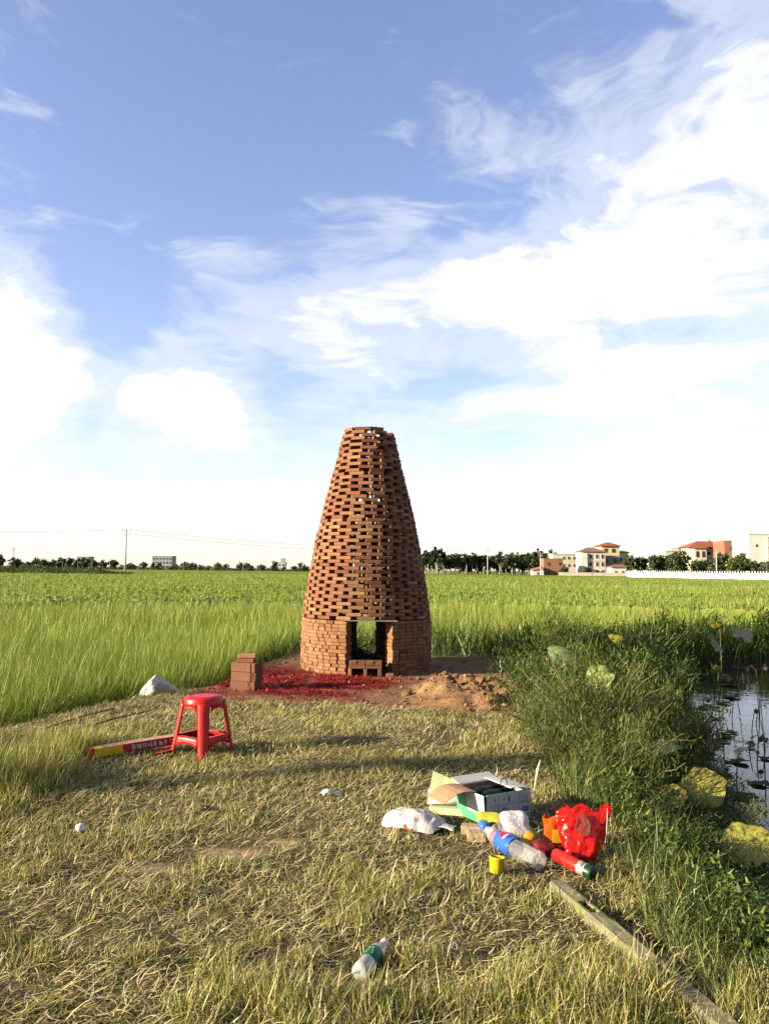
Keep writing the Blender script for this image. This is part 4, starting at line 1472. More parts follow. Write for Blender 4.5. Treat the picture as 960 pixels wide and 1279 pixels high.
def build_soda():
    o, L = lay('soda_bottle', (.565, 4.50, -.012), (.805, 4.00), .052, 'large clear soda bottle with blue label and round red-white-blue logo', 'bottle')
    rb = .050
    prof = [(.0, .012), (.030, .0), (.044, .006), (rb, .03), (rb, .16), (rb - .001, .17), (rb - .001, .30), (rb, .31), (.047, .345), (.038, .385), (.026, .425), (.0155, .455), (.0145, .475), (.0175, .478), (.0145, .482), (.0145, .50), (.012, .50)]
    k = L / .50
    prof = [(r, h * k) for r, h in prof]
    mb = MB(); mb.lathe([p for p in prof], 12); mb.crumple(.010, 16, 2); mb.obj('bottle_body', M['pet'], o)
    mb = MB(); mb.lathe([(rb + .0016, .195 * k), (rb + .0026, .197 * k), (rb + .0026, .315 * k), (rb + .0010, .318 * k)], 30)
    lb = mb.obj('label', M['bluelabel'], o, True)
    zc = .256 * k; R0 = .043; off = .0036

    def disc(fn, mat, nm, o_):
        mb = MB(); n = 16
        pts_t = []; pts_b = []
        for i in range(n + 1):
            x = -R0 + 2 * R0 * i / n
            lo, hi = fn(x)
            pts_b.append((x, lo)); pts_t.append((x, hi))
        # the logo lies turned on its side along the bottle, so its own upright runs across the label
        allp = wrap(rb, [(q[0], zc + q[1]) for q in pts_b + pts_t], o_)
        m = n + 1
        mb.add(allp, [(i, i + 1, m + i + 1, m + i) for i in range(n)])
        mb.obj(nm, mat, lb)
    c = lambda x: math.sqrt(max(0, R0 * R0 - x * x))
    disc(lambda x: (-c(x), c(x)), M['logowhite'], 'logo_disc', off)
    s = lambda x: .007 * math.sin(x / R0 * 2.6)
    disc(lambda x: (min(max(-c(x), .008 + s(x)), c(x)), c(x)), M['logored'], 'logo_red', off + .0006)
    disc(lambda x: (-c(x), max(min(c(x), -.009 + s(x)), -c(x))), M['logoblue'], 'logo_blue', off + .0006)
    fc = bpy.data.curves.new('lettering', 'FONT'); fc.body = 'PEPSI'; fc.size = .0175; fc.align_x = 'CENTER'; fc.align_y = 'CENTER'
    fo = bpy.data.objects.new('lettering_src', fc); COL.objects.link(fo)
    dg = bpy.context.evaluated_depsgraph_get()
    me = bpy.data.meshes.new_from_object(fo.evaluated_get(dg))
    bpy.data.objects.remove(fo)
    for vtx in me.vertices:
        p = wrap(rb, [(vtx.co.x * 1.05, zc + vtx.co.y)], off + .0012)[0]
        vtx.co = p
    me.materials.clear(); me.materials.append(M['logoblue'])
    link('lettering', me, lb)
    mb = MB(); mb.lathe([(.0, .505 * k), (.014, .505 * k), (.0175, .50 * k), (.0178, .478 * k), (.016, .476 * k)], 18)
    mb.obj('cap', M['bluecap'], o, True)
    CLEAR.append((.69, 4.22, .10)); CLEAR.append((.78, 4.05, .09)); CLEAR.append((.62, 4.40, .10)); CLEAR.append((.72, 4.0, .08))


build_soda()


def build_water_bottle():
    o, L = lay('water_bottle', (.020, 3.185, -.008), (-.075, 2.955), .036, 'small clear water bottle with green label lying in foreground grass', 'bottle')
    k = L / .245; rb = .034
    prof = [(.0, .008), (.022, .0), (.031, .005), (rb, .02), (rb - .002, .045), (rb, .07), (rb - .0015, .10), (rb, .14), (rb - .001, .16), (.028, .185), (.018, .208), (.0135, .216), (.0135, .224), (.0165, .226), (.0135, .229), (.0135, .236)]
    bottle(o, [(r, h * k) for r, h in prof], M['frost'], 22, .002, 5)
    mb = MB(); mb.lathe([(rb + .001, .072 * k), (rb + .0018, .073 * k), (rb + .0018, .145 * k), (rb + .001, .147 * k)], 26)
    lb = mb.obj('label', M['greenlabel'], o, True)
    mb = MB()
    for i in range(3):
        q = wrap(rb, [(-.016, (.09 + .016 * i) * k), (.012 - .004 * i, (.09 + .016 * i) * k), (.012 - .004 * i, (.096 + .016 * i) * k), (-.016, (.096 + .016 * i) * k)], .0030)
        mb.add(q, [(0, 1, 2, 3)])
    mb.obj('label_print', M['cardpale'], lb)
    mb = MB(); mb.lathe([(.0, .250 * k), (.0155, .250 * k), (.0165, .247 * k), (.0165, .230 * k), (.015, .228 * k)], 18)
    mb.obj('cap', M['capwhite'], o, True)
    for t in (0, .33, .66, 1):
        CLEAR.append((-.075 + .095 * t, 2.955 + .23 * t, .055))
    CLEAR.append((-.09, 2.90, .05)); CLEAR.append((-.03, 2.93, .05)); CLEAR.append((-.02, 3.0, .05)); CLEAR.append((.02, 3.08, .05))


build_water_bottle()


def build_small_litter():
    # second drinks bottle with a blue cap, half under the snack bag
    o, L = lay('drinks_bottle', (.585, 4.50, .02), (.66, 4.30), .035, 'small bottle with blue top and red label beside soda bottle', 'bottle')
    bottle(o, [(.0, .004), (.026, .0), (.031, .01), (.031, .12), (.027, .15), (.016, .18), (.014, .19)], M['frost'], 18, .002, 3)
    mb = MB(); mb.lathe([(.0322, .03), (.0328, .031), (.0328, .095), (.0322, .096)], 22); mb.obj('label', M['logored'], o, True)
    mb = MB(); mb.lathe([(.0, .245), (.020, .245), (.030, .235), (.033, .20), (.031, .185), (.016, .18)], 18); mb.obj('cap', M['bluecap'], o, True)
    # yellow cup
    x, y = .575, 3.955
    e = empty('yellow_cup', (x, y, ground_z(x, y) + .01), 'small bright yellow plastic cup standing left of the soda bottle', 'cup')
    mb = MB(); mb.lathe([(.0, .0), (.030, .0), (.033, .004), (.038, .066), (.042, .070), (.041, .076), (.035, .074), (.030, .012), (.0, .010)], 22); mb.obj('cup_body', M['yellow'], e, True)
    mb = MB(); mb.lathe([(.0, .058), (.033, .058)], 20); mb.obj('cup_dregs', M['amber'], e)
    e.rotation_euler = (R(-8), R(5), 0)
    CLEAR.append((x, y, .075)); CLEAR.append((x - .02, y - .10, .08))
    # snack bags and packets
    def bag(name, mat, x, y, z, sx, sy, h, rot, lab, cat, seed, amp=.015, n=14):
        mb = pillow(n, n, sx, sy, h, 4, seed, amp, 12)
        o = mb.obj(name, mat, None, True, loc=(x, y, ground_z(x, y) + z), rot=rot); props(o, lab, cat)
        CLEAR.append((x, y, max(sx, sy) * .55))
        return o
    bag('snack_bag', M['snack'], .755, 4.46, .075, .17, .17, .045, (R(52), 0, R(14)), 'whitish pink snack bag propped against the carton front', 'bag', 6, .009)
    bag('snack_packet', M['ygpack'], .63, 4.57, .075, .15, .07, .02, (R(35), 0, R(-12)), 'narrow yellow-green packet lying against the carton foot', 'packet', 2, .008)
    bag('amber_packet', M['amber'], .79, 4.27, .065, .12, .065, .022, (R(25), R(-28), R(50)), 'orange-yellow packet leaning above the soda bottle', 'packet', 3, .004)
    bag('maroon_bag', M['maroon'], .865, 4.19, .04, .11, .11, .045, (R(15), 0, R(20)), 'dark maroon crumpled bag right of the orange packet', 'bag', 4)
    bag('film_bag', M['clearfilm'], .69, 4.43, .05, .13, .11, .03, (R(20), 0, R(40)), 'clear crumpled wrapper between the two drink bottles', 'wrapper', 5, .02)
    # white carrier bag with orange print, lying left of the carton
    x, y = .190, 4.66
    e = empty('white_carrier_bag', (x, y, ground_z(x, y) + .025), 'white plastic carrier bag with orange print, lying left of carton', 'bag', rz=R(-14))
    mb = pillow(34, 24, .36, .26, .070, 2.2, 7, .020, 7, .2); mb.crumple(.007, 26, 2); mb.obj('bag_body', M['whitefilm'], e, True)
    mb = MB(); mb.grid(lambda a, b: (.13 + .12 * a, -.07 + .10 * b - .03 * a, .03 - .02 * a), 8, 6); mb.crumple(.018, 14, 3); mb.obj('handle_end', M['whitefilm'], e, True, solid=.001)
    mb = MB(); mb.grid(lambda a, b: (-.03 + .055 * a, -.136 + .010 * b, .004 + .024 * b), 4, 3); mb.crumple(.004, 30, 2); mb.obj('orange_print', M['orangefilm'], e, solid=.001)
    CLEAR.extend([(.10, 4.75, .14), (.22, 4.72, .15), (.33, 4.68, .10), (.20, 4.58, .10)])
    # two bits of pale brick
    for i, (x, y, rz, lab) in enumerate(((.525, 4.525, -.25, 'pale broken brick piece left of the blue bottle cap, the farther one'), (.535, 4.43, -.1, 'pale broken brick piece nearer the viewer, left of the drinks bottle'))):
        mb = MB(); mb.box((0, 0, .024), (.125 - .02 * i, .065, .050)); mb.crumple(.006, 14, i)
        o = mb.obj('brick_piece', M['stone'], None, loc=(x, y, ground_z(x, y) + .004), rot=(0, 0, rz), bevel=.005); props(o, lab, 'brick'); CLEAR.append((x, y, .085))
    # red carrier bag standing open, orange bag at its left
    x, y = 1.055, 4.20
    e = empty('red_carrier_bag', (x, y, ground_z(x, y)), 'crumpled glossy red plastic bag standing on the grass', 'bag', rz=R(-6))
    mb = MB()

    def body(u, v):
        a = u * 2 * math.pi
        z = .265 * v
        wx = .108 + .030 * v - .03 * (1 - v) ** 2; wy = .075 - .060 * v ** 1.5
        fold = 1 + .07 * math.sin(a * 5 + v * 4) + .05 * math.sin(a * 9 - v * 6)
        top = v ** 5 * (.010 * math.sin(a * 3 + 1) + .010 * math.sin(a * 8 + 2) + .012 * math.cos(a))
        return (wx * math.cos(a) * fold + .015 * v + .020 * v ** 3 * max(0, math.cos(a)), wy * math.sin(a) * fold + .02 * v, z + top)
    mb.grid(body, 84, 36); mb.crumple(.010, 11, 5); mb.crumple(.0045, 38, 1)
    mb.obj('bag_body', M['redfilm'], e, True)
    mb = MB(); mb.grid(lambda a, b: ((a - .5) * .080 * math.sqrt(max(.02, 1 - (2 * b - 1) ** 2)) + .008, -.078 + .050 * b, .140 + .105 * b), 12, 12)
    mb.crumple(.010, 26, 3); mb.obj('clear_patch', M['smokefilm'], e, True)
    mb = MB(); mb.tube([(.145, .0, .27), (.135, -.02, .15), (.115, -.03, .02)], .0018, 5); mb.obj('seam', M['capwhite'], e, True)
    CLEAR.extend([(x, y, .15), (x, y - .12, .10), (x + .08, y - .05, .1)])
    x, y = .945, 4.33
    e = empty('orange_bag', (x, y, ground_z(x, y)), 'small orange plastic bag standing behind left of the red bag', 'bag')
    mb = MB()

    def ob(u, v):
        a = u * 2 * math.pi
        return ((.048 + .012 * v) * math.cos(a) * (1 + .1 * math.sin(a * 5 + 3 * v)), .03 * math.sin(a), .175 * v + .008 * math.sin(3 * a) * v)
    mb.grid(ob, 36, 14); mb.crumple(.010, 17, 9); mb.obj('bag_body', M['orangefilm'], e, True)
    mb = MB(); mb.box((.01, -.040, .085), (.05, .004, .07)); mb.crumple(.004, 20); mb.obj('printed_patch', M['amber'], e)
    CLEAR.append((x, y, .08))
    # tin lying in front of the red bag
    o, L = lay('drinks_tin', (.90, 4.11, .02), (1.045, 3.905), .036, 'red tin with bare metal end lying in front of the red bag', 'tin')
    mb = MB(); mb.lathe([(.0335, .085), (.0335, L - .012), (.028, L), (.026, L - .003), (.0, L - .003)], 22); mb.obj('tin_body', M['canred'], o, True)
    mb = MB(); mb.lathe([(.034, .040), (.034, .084)], 22); mb.obj('metal_band', M['tin'], o, True)
    mb = MB(); mb.lathe([(.0, -.004), (.028, -.004), (.0345, .004), (.0345, .039)], 22); mb.obj('lid', M['darkgreen'], o, True)
    mb = MB(); mb.lathe([(.0348, .050), (.0348, .060)], 10, None, -2.6, -1.0); mb.obj('dark_print', M['ink'], o)
    CLEAR.extend([(.97, 4.02, .10), (1.03, 3.92, .08), (.93, 4.08, .08)])
    # scattered bits on the grass
    def scrap(name, x, y, s, mat, lab, cat, seed):
        mb = MB(); mb.lathe([(.0, -s), (s * .7, -s * .7), (s, 0), (s * .7, s * .7), (0, s)], 10); mb.crumple(s * .35, .9 / s, seed)
        o = mb.obj(name, mat, None, True, loc=(x, y, ground_z(x, y) + s * .6 + .012), rot=(.2, .3, seed)); o.scale = (1.5, 1.1, .75) if seed == 2 else (1.1, 1, .85); props(o, lab, cat); CLEAR.append((x, y, s * 1.6)); CLEAR.append((x, y - s * 2, s * 1.3))
    scrap('paper_ball', -1.70, 4.47, .030, M['paperwhite'], 'small white crumpled paper ball on the grass at left', 'paper', 1)
    scrap('dark_wrapper', -1.085, 4.90, .022, M['tarp'], 'dark bluish crumpled wrapper on the straw below the stool', 'wrapper', 2)
    mb = MB(); mb.grid(lambda a, b: ((a - .5) * .12, (b - .5) * .07, .02 * math.sin(a * 5)), 8, 6); mb.crumple(.018, 16, 3)
    o = mb.obj('paper_scrap', M['paperwhite'], None, True, loc=(-.325, 5.18, ground_z(-.325, 5.18) + .035), rot=(R(12), 0, .3), solid=.001); props(o, 'flat crumpled white paper scrap on the straw left of the carton', 'paper'); CLEAR.append((-.325, 5.16, .08))


build_small_litter()


def build_post():
    a = Vector((.845, 3.80)); b = Vector((1.20, 2.38)); L = (b - a).length; rz = math.atan2(b.y - a.y, b.x - a.x)
    za, zb = ground_z(a.x, a.y) - .036, ground_z(b.x, b.y) - .030
    w, h = .078, .085
    slots = [(.24, .085), (.33, .03), (.80, .10), (.89, .03), (1.28, .05)]
    us = set(np.linspace(0, L, 60))
    for s, l in slots:
        us |= {s - .002, s, s + l, s + l + .002}
    us = sorted(us)
    vs = [-w / 2, -w / 2 + .006, -.021, -.019, .019, .021, w / 2 - .006, w / 2]
    mb = MB()

    def zt(u, v):
        z = h
        if abs(abs(v) - w / 2) < 1e-6: z -= .007
        for s, l in slots:
            if s - 1e-6 <= u <= s + l + 1e-6 and abs(v) <= .0195: z = h - .06
        return z + .0035 * mnoise.noise(Vector((u * 14, v * 40, 2))) + .004 * mnoise.noise(Vector((u * 5, v * 5, 7)))
    nu, nv = len(us), len(vs)
    V = [(u, v + .003 * mnoise.noise(Vector((u * 9, 5, v * 3))), zt(u, v)) for u in us for v in vs] + [(u, s * (w / 2 - .002), 0) for u in us for s in (-1, 1)]
    F = [(i * nv + j, (i + 1) * nv + j, (i + 1) * nv + j + 1, i * nv + j + 1) for i in range(nu - 1) for j in range(nv - 1)]
    o0 = nu * nv
    for i in range(nu - 1):
        F.append((o0 + 2 * i, o0 + 2 * i + 2, (i + 1) * nv, i * nv))
        F.append((i * nv + nv - 1, (i + 1) * nv + nv - 1, o0 + 2 * i + 3, o0 + 2 * i + 1))
        F.append((o0 + 2 * i, o0 + 2 * i + 1, o0 + 2 * i + 3, o0 + 2 * i + 2))
    F.append(tuple([o0] + [j for j in range(nv)] + [o0 + 1]))
    F.append(tuple([o0 + 2 * nu - 1] + [(nu - 1) * nv + j for j in range(nv)][::-1] + [o0 + 2 * nu - 2]))
    mb.add(V, F)
    o = mb.obj('concrete_post', M['post'], None, loc=(a.x, a.y, za), rot=(0, -math.atan2(zb - za, L), rz))
    props(o, 'old lichen-covered slotted concrete post lying towards the lower right corner', 'post')
    for t in np.linspace(0, 1, 14):
        CLEAR.append((a.x + (b.x - a.x) * t, a.y + (b.y - a.y) * t, .040))


build_post()

# ------------------------------------------------------------------ lotus in the pond
def lotus_leaf_mesh(r, cup, ruffle, droop, col, edge, seed, veins=True):
    rr = random.Random(seed)
    na, nr = 36, 8
    V = [(0, 0, 0)]; C = [col]
    ph = [rr.uniform(0, 6.28) for _ in range(4)]
    for j in range(1, nr + 1):
        q = j / nr
        for i in range(na):
            a = 2 * math.pi * i / na
            rad = r * q * (1 + .05 * math.sin(2 * a + ph[0]) * q + .05 * math.sin(5 * a + ph[1]) * q * q + (.07 * rr.uniform(-1, .4) if j == nr else 0))
            z = cup * r * q * q + ruffle * r * q ** 2.5 * (math.sin(3 * a + ph[2]) * .6 + .4 * math.sin(7 * a + ph[3])) - droop * r * q ** 2 * max(0, math.cos(a - ph[0])) * 1.2
            z += .012 * r * math.cos(20 * a / 2) * q
            V.append((rad * math.cos(a), rad * math.sin(a), z))
            vein = 1.35 if i % 3 == 0 else .95
            e = max(0, (q - .72) / .28) * (.5 + .5 * math.sin(4 * a + ph[1]))
            c = [(p * (1 - e) + s * e) * (vein if veins else 1) * rr.uniform(.92, 1.08) for p, s in zip(col, edge)]
            C.append(tuple(c))
    T = []
    for i in range(na):
        T.append((0, 1 + i, 1 + (i + 1) % na))
    for j in range(nr - 1):
        for i in range(na):
            a = 1 + j * na + i; b = 1 + j * na + (i + 1) % na
            T.append((a, a + na, b + na)); T.append((a, b + na, b))
    return np_mesh('leaf', np.array(V), np.array(T), np.array(C), M['lotus'], True)


LG = (.18, .25, .09); LGREY = (.28, .33, .19); LY_ = (.31, .28, .045); LBROWN = (.20, .12, .05); LBRIGHT = (.42, .50, .15); LDARK = (.05, .075, .03); LPALE = (.42, .42, .26)


def build_lotus():
    spots = [
        # leaf centre, radius, cup, ruffle, droop, colours, tilt (x, y, z), label
        ((2.25, 9.50, .56), .21, -.30, .12, .5, LG, LGREY, (.35, .2, .4), 'dark green drooping lotus leaf high on a straight stem'),
        ((3.34, 11.0, .47), .15, .75, .10, 0, LY_, LBROWN, (-.2, .2, 0), 'yellowish cupped lotus leaf against the dark far bank'),
        ((2.166, 7.80, .435), .15, .15, .26, .2, LBRIGHT, LBRIGHT, (.75, -.45, 0), 'bright light green ruffled lotus leaf facing the sun'),
        ((2.21, 9.05, .20), .10, .2, .35, .3, (.34, .17, .09), LBROWN, (.7, .3, 0), 'small reddish withered lotus leaf left of bright green leaf'),
        ((2.258, 6.40, .11), .18, -.06, .10, .2, LGREY, LG, (.22, -.10, 0), 'broad grey-green lotus leaf held level above the near bank'),
        ((2.24, 7.40, -.10), .11, .3, .3, .3, LY_, LBROWN, (.4, .2, 1), 'small yellow-brown lotus leaf left of the grey-green leaf'),
        ((1.93, 5.40, -.04), .15, .05, .14, .35, (.27, .29, .06), LBROWN, (.35, -.35, 0), 'yellow ragged lotus leaf beside the feathery weeds'),
        ((2.33, 5.70, -.04), .165, .05, .13, .3, (.38, .37, .07), LY_, (.45, -.4, 0), 'large bright yellow lotus leaf at the water edge'),
        ((2.20, 4.75, -.12), .150, .04, .07, .15, (.40, .39, .07), LY_, (.75, -.3, 0), 'big flat yellow lotus leaf near the right edge'),
        ((2.40, 4.66, -.17), .12, .1, .12, .3, (.25, .26, .06), LBROWN, (.6, -.3, 0), 'yellow lotus leaf cut off by the right edge'),
        ((3.05, 8.50, .00), .14, -.2, .2, .9, LG, LPALE, (.3, .5, 2), 'folded dark lotus leaf with a pale rim over the pond'),
        ((6.45, 14.0, .39), .21, .3, .30, .3, LPALE, LGREY, (.5, .2, 0), 'pale dry lotus leaf farthest up over the dark water'),
        ((5.80, 13.5, .30), .18, .1, .3, .8, LGREY, LPALE, (.6, .6, 1), 'greyish folded lotus leaf left of the pale dry leaf'),
        ((6.60, 15.2, .42), .16, .6, .2, .1, LY_, LBROWN, (-.1, .3, 2), 'small tan cupped lotus leaf behind the pale dry leaf'),
        ((5.35, 12.3, -.08), .17, .1, .3, .5, LG, LPALE, (.7, .5, 1), 'half-folded light lotus leaf above the far water'),
        ((2.62, 10.3, .30), .15, -.2, .15, .7, LG, LGREY, (.3, .6, 0), 'dark bent lotus leaf right of bright green leaf'),
    ]
    for i, (c, r, cup, ruf, dr, col, edge, tilt, lab) in enumerate(spots):
        bx, by = c[0] + random.uniform(-.06, .06), c[1] + random.uniform(.02, .10)
        bz = max(ground_z(bx, by), WATER_Z - .2) - .03
        e = empty('lotus_plant', (bx, by, bz), lab, 'lotus', 'lotus leaves standing in and beside the pond')
        o = link('leaf', lotus_leaf_mesh(r, cup, ruf, dr, col, edge, 300 + i), e, (c[0] - bx, c[1] - by, c[2] - bz), tilt)
        mb = MB(); top = Vector((c[0] - bx, c[1] - by, c[2] - bz - .002))
        mb.tube([(0, 0, 0), (top.x * .3 + random.gauss(0, .015), top.y * .3, top.z * .4), (top.x * .75, top.y * .75, top.z * .8), tuple(top)], [.009, .008, .007, .006], 7)
        mb.obj('stem', M['stem'], e, True)
    # leaves floating or sunk flat on the water
    pads = [(5.05, 12.1, .28), (5.5, 12.6, .20), (4.8, 11.3, .15), (5.9, 13.2, .24), (3.95, 8.75, .20), (4.35, 8.9, .13), (3.75, 7.85, .17), (3.62, 9.15, .24), (4.25, 9.75, .11), (7.0, 16.0, .26),
            (7.9, 17.2, .28), (6.5, 14.6, .25), (3.55, 8.2, .16), (4.6, 10.3, .13), (5.6, 15.2, .24), (3.4, 7.4, .2), (8.6, 16.6, .26), (6.1, 16.4, .2), (4.1, 11.9, .2), (3.9, 10.4, .16)]
    meshes = [lotus_leaf_mesh(1.0, .06, .10, .0, LDARK if k != 2 else (.09, .10, .03), LBROWN if k else LG, 500 + k) for k in range(4)]
    for i, (x, y, r) in enumerate(pads):
        o = link('lotus_pad', meshes[i % 4], None, (x, y, WATER_Z + .012), (random.gauss(0, .05), random.gauss(0, .05), random.uniform(0, 6)))
        r *= .62; o.scale = (r, r, r)
        props(o, 'dark lotus leaf lying flat on the pond water', 'lotus leaf', 'lotus leaves floating on the pond')
    # dead bent stalks
    rr = random.Random(17)
    st = [(5.0, 11.2), (4.75, 11.6), (4.4, 10.2), (5.2, 10.9), (4.9, 10.4), (4.05, 9.3), (3.75, 8.9), (4.15, 8.7), (4.3, 9.2), (3.6, 8.0), (5.9, 12.2), (6.1, 12.6), (4.6, 9.4), (3.95, 8.1), (3.5, 10.0), (5.5, 11.4), (3.45, 8.8), (4.0, 9.9), (2.6, 9.9), (2.75, 9.0)]
    for i, (x, y) in enumerate(st):
        h = rr.uniform(.28, .62) if i not in (10, 11) else .75
        e = empty('lotus_stalk', (x, y, WATER_Z - .1), 'thin dead lotus stalk standing bent out of the dark pond', 'stalk', 'dead lotus stalks in the pond')
        a = rr.uniform(0, 6.28); dx, dy = math.cos(a), math.sin(a); b = rr.uniform(.03, .14)
        pts = [(0, 0, 0), (dx * .02, dy * .02, h * .5), (dx * .05, dy * .05, h * .9), (dx * (.05 + b * .6), dy * (.05 + b * .6), h * 1.0), (dx * (.05 + b), dy * (.05 + b), h * .90)]
        mb = MB(); mb.tube(pts, [.007, .006, .005, .005, .004], 5); mb.obj('stem', M['deadstem'], e, True)
        if i % 3:
            mb = MB(); mb.lathe([(.0, .02), (.012, .015), (.034, -.02), (.030, -.028), (.0, -.024)], 10); mb.crumple(.006, 30, i)
            mb.obj('seed_head', M['deadstem'], e, True, loc=pts[-1], rot=(rr.uniform(-1, 1), rr.uniform(-1, 1), 0))


build_lotus()

# ------------------------------------------------------------------ trees
def crown_mesh(name, h, rx, z0, n, ls, cols, wts, clumps, seed, shape=1.0):
    r = np.random.default_rng(seed)
    c = r.normal(0, 1, (clumps, 3)); c /= np.linalg.norm(c, axis=1)[:, None]
    c *= (r.random((clumps, 1)) ** .45)
    zc = z0 + (h - z0) * .5
    c = c * np.array([rx, rx, (h - z0) * .5]) * .82 + np.array([0, 0, zc])
    i = r.integers(0, clumps, n)
    cr = r.uniform(.55, 1.1, clumps) * rx * .38
    d = r.normal(0, 1, (n, 3)); d /= np.linalg.norm(d, axis=1)[:, None]
    P = c[i] + d * (cr[i] * r.random(n) ** .4)[:, None] * np.array([1, 1, .8])
    # leaf quads
    a = r.normal(0, 1, (n, 3)); a /= np.linalg.norm(a, axis=1)[:, None]
    b = np.cross(a, r.normal(0, 1, (n, 3))); b /= np.linalg.norm(b, axis=1)[:, None]
    s = (ls * r.uniform(.6, 1.4, n))[:, None]
    V = np.stack([P - a * s, P - b * s * .55, P + a * s, P + b * s * .55], 1).reshape(-1, 3)
    F = np.arange(n * 4).reshape(-1, 4)
    C = np.repeat(palette(n, cols, wts, .2) * r.uniform(.75, 1.25, clumps)[i][:, None], 4, 0)
    return np_mesh(name, V, F, C, M['treeleaf'])


def trunk_mesh(name, h, r, mat, limbs, seed):
    rr = random.Random(seed); mb = MB()
    mb.tube([(0, 0, -.4), (rr.gauss(0, .03), 0, h * .4), (rr.gauss(0, .08), rr.gauss(0, .08), h * .8), (rr.gauss(0, .1), rr.gauss(0, .1), h)], [r, r * .85, r * .6, r * .25], 7)
    for k in range(limbs):
        a = rr.uniform(0, 6.28); z = h * rr.uniform(.4, .8); l = h * rr.uniform(.2, .4)
        mb.tube([(0, 0, z), (math.cos(a) * l * .5, math.sin(a) * l * .5, z + l * .4), (math.cos(a) * l, math.sin(a) * l, z + l * .7)], [r * .4, r * .3, r * .1], 5)
    return mb.mesh(name, mat, True)


DG = (.040, .065, .022); MG = (.070, .105, .030); LGT = (.16, .19, .05)


def tree(name, crown, trunk, loc, s, lab, grp, rz=0.0):
    e = empty(name, loc, lab, 'tree', grp, rz)
    e.scale = (s * random.uniform(.8, 1.2), s * random.uniform(.8, 1.2), s * random.uniform(.85, 1.2))
    link('trunk', trunk, e); link('crown', crown, e)
    return e


